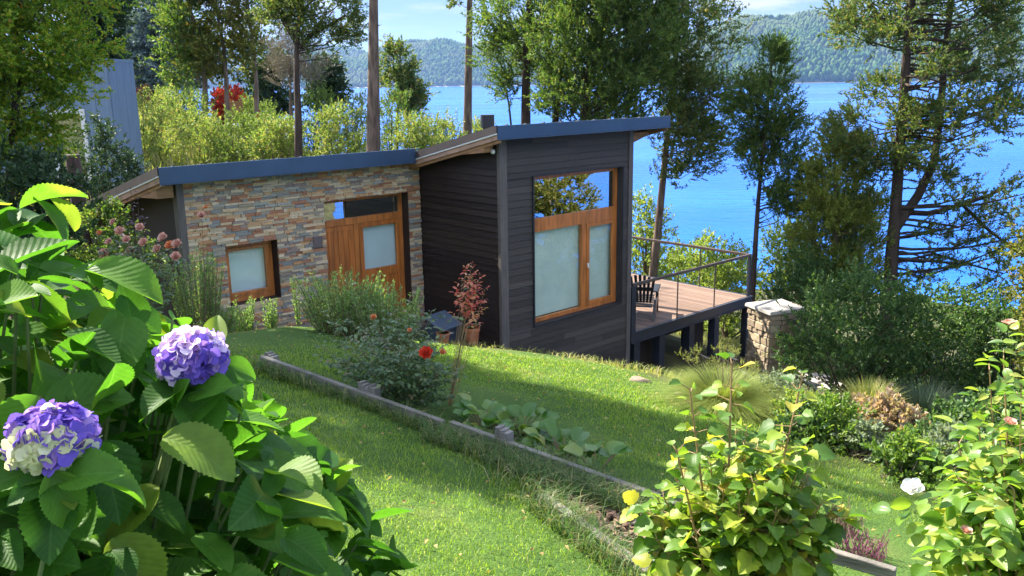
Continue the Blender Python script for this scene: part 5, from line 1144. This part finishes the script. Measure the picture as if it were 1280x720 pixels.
# ---------------------------------------------------------------- roses
def petals_flower(name, m, parent, c, r, up=(0,0,1), rings=4, per=6, seed=0):
    """layered cupped petals round an axis"""
    global rng
    rng = np.random.default_rng(seed); up = unit(np.array(up, float)); a1 = unit(np.cross(up, [.3,.9,.1])); a2 = np.cross(up, a1)
    Ps, Ds, Ns, Ls = [], [], [], []
    for k in range(rings):
        op = (k + .6) / rings
        for i in range(per):
            a = 6.283 * (i + .5*(k%2)) / per + rng.normal()*.12; rd = a1*math.cos(a) + a2*math.sin(a)
            el = (1.35 - 1.15 * op) + rng.normal()*.08
            Ps.append(c + rd*r*.12*op); Ds.append(rd*math.cos(el) + up*math.sin(el)); Ns.append(up*math.cos(el) - rd*math.sin(el)); Ls.append(r*(.62 + .42*op))
    V, F, uv = big_leaves(np.array(Ps), np.array(Ds), np.array(Ns), np.array(Ls), np.array(Ls)*.95, prof=[(0,.1),(.2,.34),(.5,.52),(.8,.46),(1,.2)], across=(-1,-.4,.4,1), cup=.3, droop=-.25)
    return npmesh(name, V, [F], m, parent, smooth=True)
def petalmat(name, stops): return leafmat(name, stops, .4, .55, .25, tint=(1,1,1), tmul=1.0)
M_red = petalmat('coral_red_petal', [(0,(.62,.03,.02)),(.6,(.75,.07,.035)),(1,(.80,.16,.06))]); M_peach = petalmat('peach_petal', [(0,(.65,.30,.20)),(.6,(.72,.42,.32)),(1,(.75,.55,.45))]); M_orange = petalmat('orange_petal', [(0,(.70,.20,.06)),(1,(.78,.38,.18))]); M_wpet = petalmat('white_petal', [(0,(.78,.77,.70)),(1,(.88,.88,.84))])
F_rose = leafmat('rose_leaf', [(0,(.04,.085,.03)),(.5,(.075,.13,.045)),(.85,(.12,.18,.07)),(1,(.18,.13,.07))], .32, .38, .5)
F_young = leafmat('young_rose_leaf', [(0,(.36,.05,.045)),(.5,(.46,.11,.085)),(1,(.44,.28,.14))], .45, .4, .4)
def canes(name, label, cat, base, tops, nl, L, W, leaf, stemm, prof=OVATE, seed=1, r=.006, across=(-1,0,1), pet=.04, u0=.2, leaflets=1, droop=.3, cup=.15, bow=.25, root=None, part='foliage', stem='cane', branch=0, upn=.8):
    """upright shrub: bowed canes with leaves set round them"""
    global rng
    rng = np.random.default_rng(seed); base = np.array(base, float)
    if root is None: root = empty(name, tuple(base), 0, label, cat)
    mb = MB(); P, D, N, LL = [], [], [], []
    segs = []
    for tp in tops:
        tp = np.array(tp, float) - base; b0 = np.array([tp[0]*.12, tp[1]*.12, -.03]) ; mid = (b0 + tp)/2 + np.array([-tp[0], -tp[1], .4*tp[2]])*bow*.5 + rng.normal(size=3)*.02
        segs.append((b0, mid, tp, nl, r))
        for k in range(branch):
            u = rng.uniform(.3, .85); c = (1-u)**2*b0 + 2*u*(1-u)*mid + u*u*tp; e = c + rdir(1)[0]*np.array([1,1,.4])*rng.uniform(.1,.22) + np.array([0,0,rng.uniform(.03,.14)])
            segs.append((c, (c+e)/2 + np.array([0,0,.01]), e, max(3, int(nl*.4)), r*.55))
    for b0, mid, tp, k, rr in segs:
        us = np.linspace(0,1,7); mb.tube([(1-u)**2*b0 + 2*u*(1-u)*mid + u*u*tp for u in us], [rr*(1-.6*u) for u in us], 6, cap=False)
        u = np.linspace(u0, 1, k) + rng.normal(size=k)*.01; a0 = rng.uniform(0, 6.28)
        for i, q in enumerate(np.clip(u, 0, 1)):
            c = (1-q)**2*b0 + 2*q*(1-q)*mid + q*q*tp; a = a0 + i*2.4 + rng.normal()*.4; hd = np.array([math.cos(a), math.sin(a), .35 + .5*(q > .93) + rng.normal()*.25])
            hd = hd/np.linalg.norm(hd); sz = rng.uniform(.6, 1.15)*(1 - .35*max(0, q-.85)/.15)
            e = c + hd*pet*sz; mb.tube([c, e], [rr*.3, rr*.2], 4, cap=False)
            side = np.cross(hd, [0,0,1]); side /= np.linalg.norm(side)+1e-9
            for j in range(leaflets):
                if leaflets == 1: pp, dd = e, hd + np.array([0,0,-.35])
                else:
                    kk = (j+1)//2; sg = 0 if j == 0 else (1 if j%2 else -1)
                    pp = e + hd*pet*(1.3 - .75*kk)*sz; dd = hd*(1 if sg == 0 else .45) + side*sg + np.array([0,0,-.2])
                P.append(pp); D.append(dd + rng.normal(size=3)*.15); N.append(np.array([0,0,upn]) + rng.normal(size=3)*.35 + hd*.25); LL.append(L*sz*(1 if leaflets == 1 or j == 0 else .85))
    P, D, N, LL = map(np.array, (P, D, N, LL))
    V, F, uv = big_leaves(P, D, N, LL, LL*W/L, prof=prof, across=across, cup=cup + rng.uniform(-.08,.12,len(P)), droop=droop + rng.uniform(-.2,.25,len(P)))
    mb.build(stem, stemm, root); npmesh(part, V, [F], leaf, root, uv=uv, smooth=True)
    return root
M_cane = plain('rose_cane', (.13,.10,.04), .7, .3, 10); M_rcane = plain('reddish_cane', (.27,.17,.07), .65, .3, 10)
SH = [(0,.06),(.25,.38),(.5,.48),(.75,.32),(1,.02)]
# rose bed by the board
rng = np.random.default_rng(231)
B0 = on_ground(505, 505); Yb = B0[1]
tops = [at(px_, py_, Yb + dy) for px_, py_, dy in [(430,430,.2),(445,405,.5),(455,440,-.2),(470,398,.4),(480,425,0),(495,400,.3),(500,445,-.3),(512,385,.3),(520,415,.1),(530,440,-.3),(545,440,-.2),(540,470,-.3),(560,475,-.1),(470,460,-.3),(415,450,.4),(552,410,.3),(490,470,-.4),(525,480,-.4),(440,470,0),(405,430,.7),(420,400,.8),(462,418,.6),(535,400,.6),(508,430,.2),(550,500,-.2),(450,490,-.2)]]
rb = canes('rose_bush', 'dark leaved rose bush with one coral red rose behind the edging board', 'rose bush', B0, [B0 + (q_ - B0)*np.array([1.18,1.1,1.12]) for q_ in tops], 15, .05, .032, F_rose, M_cane, SH, 232, .004, leaflets=5, pet=.05, branch=4, u0=.12)
def lp(px_, py_, Y_): return at(px_, py_, Y_) - B0
petals_flower('rose_flower', M_red, rb, lp(533,442,Yb-.42), .058, (-.1,-.7,.6), 5, 7, 1)
petals_flower('rose_flower', M_orange, rb, lp(553,441,Yb-.38), .032, (.3,-.5,.7), 4, 6, 2); petals_flower('rose_flower', M_orange, rb, lp(467,397,Yb+.3), .030, (0,-.6,.7), 4, 6, 3); petals_flower('rose_flower', M_orange, rb, lp(512,413,Yb), .022, (0,-.6,.7), 3, 6, 4)
ct = [at(597,348,Yb+.3), at(583,345,Yb+.25)]
B1 = on_ground(556, 512)
sh = canes('rose_shoot', 'tall single rose cane with reddish young leaves at its tip before the dark wall', 'rose', B1, [at(590,345,B1[1]+.25)], 5, .06, .04, F_rose, M_cane, SH, 233, .007, leaflets=3, u0=.55, pet=.05, bow=.1)
canes('', '', '', B1, [at(px_, py_, B1[1]+.25) for px_, py_ in [(583,333),(592,340),(600,345),(606,362),(587,350),(596,355),(578,350),(602,375),(590,330),(594,365)]], 12, .05, .026, F_young, M_rcane, SH, 234, .0026, leaflets=3, u0=.74, pet=.025, bow=.0, root=sh, part='young_leaves', stem='young_twig')
# peach roses by the left end of the wing
B2 = np.array([*at(170, 330, 9.2)[:2], 0]); B2[2] = gz(*B2[:2])
pk = [(125,292),(142,278),(137,303),(158,300),(175,285),(180,304),(198,312),(213,308),(220,322),(130,318),(165,315),(205,298),(222,306),(150,290)]
pr_ = canes('rose_bush', 'rose bush loaded with peach pink blooms at the left end of the stone wall', 'rose bush', B2, [at(a, b_ + 6, 9.2 + .25*math.sin(i*2.1)) for i, (a, b_) in enumerate(pk)] + [at(a, b_, 9.4) for a, b_ in [(150,330),(190,335),(215,340),(130,335),(170,345)]], 14, .055, .036, F_rose, M_cane, SH, 235, .005, leaflets=5, pet=.05, branch=2, u0=.15)
for i, (a, b_) in enumerate(pk): petals_flower('rose_flower', M_peach if i % 7 else M_orange, pr_, at(a, b_, 9.2 + .25*math.sin(i*2.1)) - B2, .058*(.65 + .45*abs(math.sin(i*3.3))), (.25*math.sin(i*5), -.75, .6), 4, 6, 40+i)
B3 = foot(243, 10.2); t3_ = at(252, 270, 10.2)
tr_ = canes('rose_shoot', 'lone tall rose stem with a peach bloom in front of the stone wall', 'rose', B3, [t3_], 9, .045, .03, F_rose, M_cane, SH, 236, .005, leaflets=3, u0=.5, bow=.05)
petals_flower('rose_flower', M_peach, tr_, t3_ - B3, .055, (.2,-.7,.6), 4, 6, 60); petals_flower('rose_flower', M_orange, tr_, at(257,260,10.2) - B3, .028, (.2,-.5,.8), 3, 6, 61)
F_purple = leafmat('purple_leaf', [(0,(.035,.02,.03)),(.7,(.07,.045,.055)),(1,(.13,.10,.10))], .2, .45)
B4 = foot(168, 10.4)
canes('purple_shrub', 'purple leaved shrub rising against the dark opening under the left eave', 'shrub', B4, [at(a, b_, 10.4) for a, b_ in [(163,235),(172,248),(155,262),(180,270),(166,258),(176,290),(150,285)]], 20, .075, .045, F_purple, M_barkd, SH, 237, .006, u0=.35, pet=.04, branch=1)

# bergenia leaves along the lower board
F_berg = leafmat('bergenia_leaf', [(0,(.05,.13,.02)),(.5,(.09,.19,.03)),(.85,(.17,.24,.05)),(1,(.30,.28,.10))], .35, .35, .5)
rng = np.random.default_rng(240)
for j, (px_, py_, n_, lb) in enumerate([(605,535,26,'clump of broad bergenia leaves nearest the rose bush'),(650,545,26,'clump of broad bergenia leaves left of the split stake'),(705,575,30,'clump of broad bergenia leaves right of the split stake'),(745,595,14,'small clump of bergenia leaves at the end of the row')]):
    Bp = on_ground(px_, py_); o = empty('bergenia', tuple(Bp), 0, lb, 'plant'); rng = np.random.default_rng(241+j)
    a = rng.uniform(0, 6.28, n_); r_b = rng.uniform(.05, .24, n_); el = rng.uniform(.2, 1.2, n_)
    Pq = np.stack([r_b*np.cos(a), r_b*np.sin(a), rng.uniform(.04, .15, n_)], 1); Dq = np.stack([np.cos(a)*np.cos(el), np.sin(a)*np.cos(el), np.sin(el)], 1)
    Nq = np.stack([-np.cos(a)*np.sin(el), -np.sin(a)*np.sin(el), np.cos(el)], 1) + rng.normal(size=(n_,3))*.2
    V, F, uv = big_leaves(Pq, Dq, Nq, rng.uniform(.09,.15,n_), rng.uniform(.09,.14,n_), prof=[(0,.12),(.1,.34),(.3,.48),(.55,.5),(.8,.38),(.93,.22),(1,.04)], cup=.2, droop=.45, wave=.02)
    npmesh('foliage', V, [F], F_berg, o, uv=uv, smooth=True); mb = MB()
    for q, d in zip(Pq, Dq): mb.tube([(0,0,-.02), q*.6, q + d*.01], [.006,.005,.004], 5, cap=False)
    mb.build('stem', M_cane, o)

# ---------------------------------------------------------------- foreground shrubs
F_curr = leafmat('currant_leaf', [(0,(.045,.11,.014)),(.35,(.10,.19,.02)),(.7,(.20,.29,.03)),(.9,(.31,.34,.04)),(1,(.42,.28,.06))], .45, .42, .4, vein=True)
rng = np.random.default_rng(250)
Bc = np.array([.86, 3.12, 0]); Bc[2] = gz(*Bc[:2])
tops = [at(915,452,3.1), at(1003,470,3.15), at(862,486,3.1), at(845,560,3.0)]
for i in range(38):
    a = rng.uniform(0, 6.28); rr = .39*math.sqrt(rng.uniform(.05, 1)); tops.append(np.array([.87 + rr*math.cos(a), 3.12 + rr*.8*math.sin(a), -1.23 - .45*rr - rng.uniform(0, .30)]))
cs = canes('currant_bush', 'bright yellow green currant bush with tall bare tipped canes in front of the board', 'bush', Bc, tops[4:], 38, .082, .080, F_curr, M_rcane, LOBED, 251, .006, (-1,-.5,0,.5,1), .05, .12, branch=3, droop=.35)
canes('', '', '', Bc, tops[:4], 30, .074, .07, F_curr, M_rcane, LOBED, 252, .008, (-1,-.5,0,.5,1), .055, .4, root=cs, bow=.05, part='cane_leaves', stem='tall_cane')
F_rlt = leafmat('light_rose_leaf', [(0,(.05,.12,.015)),(.35,(.11,.21,.024)),(.75,(.21,.30,.04)),(1,(.34,.34,.07))], .45, .36, .5, vein=True)
Br = np.array([1.62, 2.35, 0]); Br[2] = gz(*Br[:2]); rng = np.random.default_rng(260)
tops = [at(a + 34 + .12*max(0, 1260-a), b_ - 8, 2.35 + dy) for a, b_, dy in [(1195,470,0),(1215,455,.1),(1262,410,0),(1285,440,.1),(1240,490,-.1),(1175,520,0),(1150,560,-.05),(1165,600,-.1),(1210,560,-.2),(1270,520,-.2),(1300,480,0),(1180,640,-.2),(1230,620,-.3),(1280,600,-.3),(1140,640,-.1),(1320,560,0),(1200,690,-.3),(1150,690,-.25),(1260,680,-.35),(1300,640,-.3),(1340,600,-.1),(1225,530,.1),(1190,585,.1),(1250,560,.15)]]
rr_ = canes('rose_bush', 'light green rose bush with one open white bloom at the right edge', 'rose bush', Br, tops, 17, .066, .043, F_rlt, M_rcane, OVATE, 261, .005, (-1,-.5,0,.5,1), .055, .16, leaflets=5, branch=4, droop=.3)
petals_flower('rose_flower', M_wpet, rr_, at(1142,612,2.2) - Br, .033, (-.45,-.4,.7), 3, 5, 262); petals_flower('rose_flower', M_peach, rr_, at(1207,665,2.1) - Br, .018, (0,-.3,.9), 3, 5, 263); petals_flower('rose_flower', M_peach, rr_, at(1262,530,2.2) - Br, .02, (0,-.3,.9), 3, 5, 264); petals_flower('rose_flower', M_peach, rr_, at(1262,406,2.35) - Br, .022, (0,.2,1), 3, 5, 265)

# hydrangea
F_hyd = leafmat('hydrangea_leaf', [(0,(.024,.08,.009)),(.5,(.042,.12,.012)),(.9,(.07,.165,.018)),(1,(.17,.22,.03))], .42, .52, .22, vein=True, tmul=2.2, patch=(7., .6, .75, (.20,.20,.04), .5))
rng = np.random.default_rng(270)
Cc = np.array([-1.14, 1.46, -1.34]); Rd = np.array([.86, .78, 1.14]); Bh = np.array([Cc[0], Cc[1], gz(Cc[0], Cc[1])])
hy = empty('hydrangea', tuple(Bh), 0, 'big hydrangea with serrated leaves and two violet flower heads in the left foreground', 'hydrangea')
heads = [(at(240,446,1.34), .046), (at(66,548,1.06), .045)]
n = 8800; th = rng.uniform(0, 6.283, n); uz = rng.uniform(-.85, 1, n); rr = np.sqrt(1 - uz**2)
nrm_ = np.stack([rr*np.cos(th), rr*np.sin(th), uz], 1); sh_ = np.where(rng.uniform(0,1,n) < .62, rng.uniform(.93, 1.03, n), rng.uniform(.62, .92, n))
lump = 1 + .07*np.sin(3*th + 4*uz) + .05*np.sin(7*th - 5*uz)
second = rng.uniform(0, 1, n) < .36
P = np.where(second[:,None], np.array([-.80, 1.38, -1.54]) + nrm_ * np.array([.46,.46,.90]) * (sh_*lump)[:,None], Cc + nrm_ * Rd * (sh_*lump)[:,None])
# drop leaves that would sit behind the viewer or through a flower head
keep = (np.linalg.norm(P, axis=1) > .47)
for c, r in heads:
    u = np.clip((P @ c) / (c @ c), 0, 1.15); keep &= np.linalg.norm(P - c*u[:,None], axis=1) > r*1.3
keep &= P[:,2] > ground(P[:,0], P[:,1]) + .05
P, nrm_, sh_ = P[keep], nrm_[keep], sh_[keep]; n = len(P)
o2 = unit(nrm_ / Rd); D = unit(o2*np.array([1,1,.4])*.75 + rng.normal(size=(n,3))*.5 + np.array([0,0,-.18])); N = unit(o2*.75 + np.array([0,0,.65]) + rng.normal(size=(n,3))*.32)
L = rng.uniform(.08, .142, n) * np.where(rng.uniform(0, 1, n) < .3, .7, 1)
for c, r in heads:                           # a collar of leaves under each flower head
    a = np.arange(7) / 7 * 6.283 + rng.uniform(-.6, .6, 7); hd_ = np.stack([np.cos(a), np.sin(a), rng.uniform(-.7, .3, 7)], 1); Lc = rng.uniform(.06, .12, 7)
    P = np.concatenate([P, c + np.array([0,0,-r*1.15]) + hd_*(Lc*.5)[:,None]]); D = np.concatenate([D, hd_]); N = np.concatenate([N, np.stack([np.cos(a)*.3, np.sin(a)*.3, np.ones(7)], 1)]); L = np.concatenate([L, Lc])
for c, r in heads:                           # and some leaves reaching up in front of it
    u = c / np.linalg.norm(c); sd2 = np.cross(u, [0,0,1.])
    for k_, (a, h_, f_) in enumerate([(-.55,-1.25,1.15),(.5,-1.2,1.25),(-1.25,-.7,.6),(1.3,-.75,.5),(0,-1.75,1.3),(-.9,.55,-1.1),(.8,.5,-1.2)]):
        P = np.concatenate([P, (c - u*r*f_ + sd2*r*a + np.array([0,0,r*h_]))[None]]); D = np.concatenate([D, (sd2*a*.9 - u*.5*np.sign(f_) + np.array([0,0,-.15]) + rng.normal(size=3)*.45)[None]])
        N = np.concatenate([N, (-u*.7 + np.array([0,0,.7]) + sd2*a*.2)[None]]); L = np.concatenate([L, [.065 + .02*(k_ % 3)]])
n = len(P)
V, F, uv = big_leaves(P - D*(L*.45)[:,None] - Bh, D, N, L, L*rng.uniform(.66,.8,n), prof=serrate(), across=(-1,-.66,-.33,0,.33,.66,1), cup=.16 + rng.uniform(-.06,.14,n), droop=rng.uniform(.05,.7,n), wave=.02)
npmesh('foliage', V, [F], F_hyd, hy, uv=uv, smooth=True)
mb = MB()
for i in range(0, n, 4):
    c = P[i] - D[i]*L[i]*.45 - Bh; b0 = np.array([rng.normal()*.12, rng.normal()*.12, -.02]); mid = b0*.35 + c*.65 + np.array([0,0,-.12]) + rng.normal(size=3)*.03
    mb.tube([b0, mid*.5 + b0*.5 + rng.normal(size=3)*.02, mid, c], [.008,.007,.005,.0025], 5, cap=False)
for c, r in heads: mb.tube([(0,0,0), (c-Bh)*.6 + np.array([0,0,-.15]), c - Bh], [.009,.007,.005], 6, cap=False)
mb.build('stem', plain('hydrangea_stem', (.12,.16,.05), .7, .3, 12), hy)
M_vio = petalmat('violet_sepal', [(0,(.13,.08,.46)),(.5,(.22,.13,.56)),(.85,(.36,.20,.58)),(1,(.48,.32,.64))]); M_lil = petalmat('pale_lilac_sepal', [(0,(.60,.44,.70)),(.5,(.74,.58,.78)),(1,(.82,.72,.82))]); M_cream = petalmat('cream_sepal', [(0,(.66,.66,.30)),(1,(.80,.78,.56))])
def flower_head(c, r, side, mats, split, seed):
    """a mop of four-sepalled florets; side: direction in which the second colour lies"""
    global rng
    rng = np.random.default_rng(seed); k = 210; i = np.arange(k) + .5; ph_ = np.arccos(1 - 1.75*i/k); tt = math.pi*(1+5**.5)*i
    d = np.stack([np.cos(tt)*np.sin(ph_), np.sin(tt)*np.sin(ph_), np.cos(ph_)], 1); Pf = d*np.array([1.05,1.05,.82])*r*(rng.uniform(.84,1.08,k)*(1+.09*np.sin(4*tt)*np.sin(3*ph_)))[:,None]
    d = unit(d + rng.normal(size=(k,3))*.42); a1 = unit(np.cross(d, rdir(k))); a2 = np.cross(d, a1); PP_, DD, NN, sel = [], [], [], []
    s2 = (d @ unit(np.array(side, float))) + rng.normal(size=k)*.12 > split
    for j in range(4):
        rd = a1*math.cos(j*math.pi/2) + a2*math.sin(j*math.pi/2); PP_.append(Pf); DD.append(rd + d*.22); NN.append(d + rng.normal(size=(k,3))*.3); sel.append(s2)
    PP_, DD, NN = np.concatenate(PP_), np.concatenate(DD), np.concatenate(NN); sel = np.concatenate(sel)
    Lf = rng.uniform(.012, .0185, len(PP_)); V, F, uv = big_leaves(PP_, DD, NN, Lf, Lf*1.05, prof=[(0,.15),(.35,.45),(.7,.5),(1,.18)], across=(-1,0,1), cup=.15, droop=.2)
    nf = len(F)//len(PP_); o = npmesh('flower_head', V + (c - Bh), [F], mats, hy, uv=uv, smooth=True, mi=np.repeat(sel.astype(int), nf))
    MB().tube([(c-Bh) + np.array([0,0,-r*.35]), (c-Bh), (c-Bh) + np.array([0,0,r*.45])], [r*.5, r*.72, r*.35], 10).build('receptacle', plain('receptacle_green', (.10,.14,.06), .9), o, smooth=True)  # dull green core inside the mop of florets
flower_head(heads[0][0], heads[0][1], (.75,-.35,-.45), [M_lil, M_vio], .25, 271)
flower_head(heads[1][0], heads[1][1], (.15,-.9,-.5), [M_vio, M_cream], .62, 272)
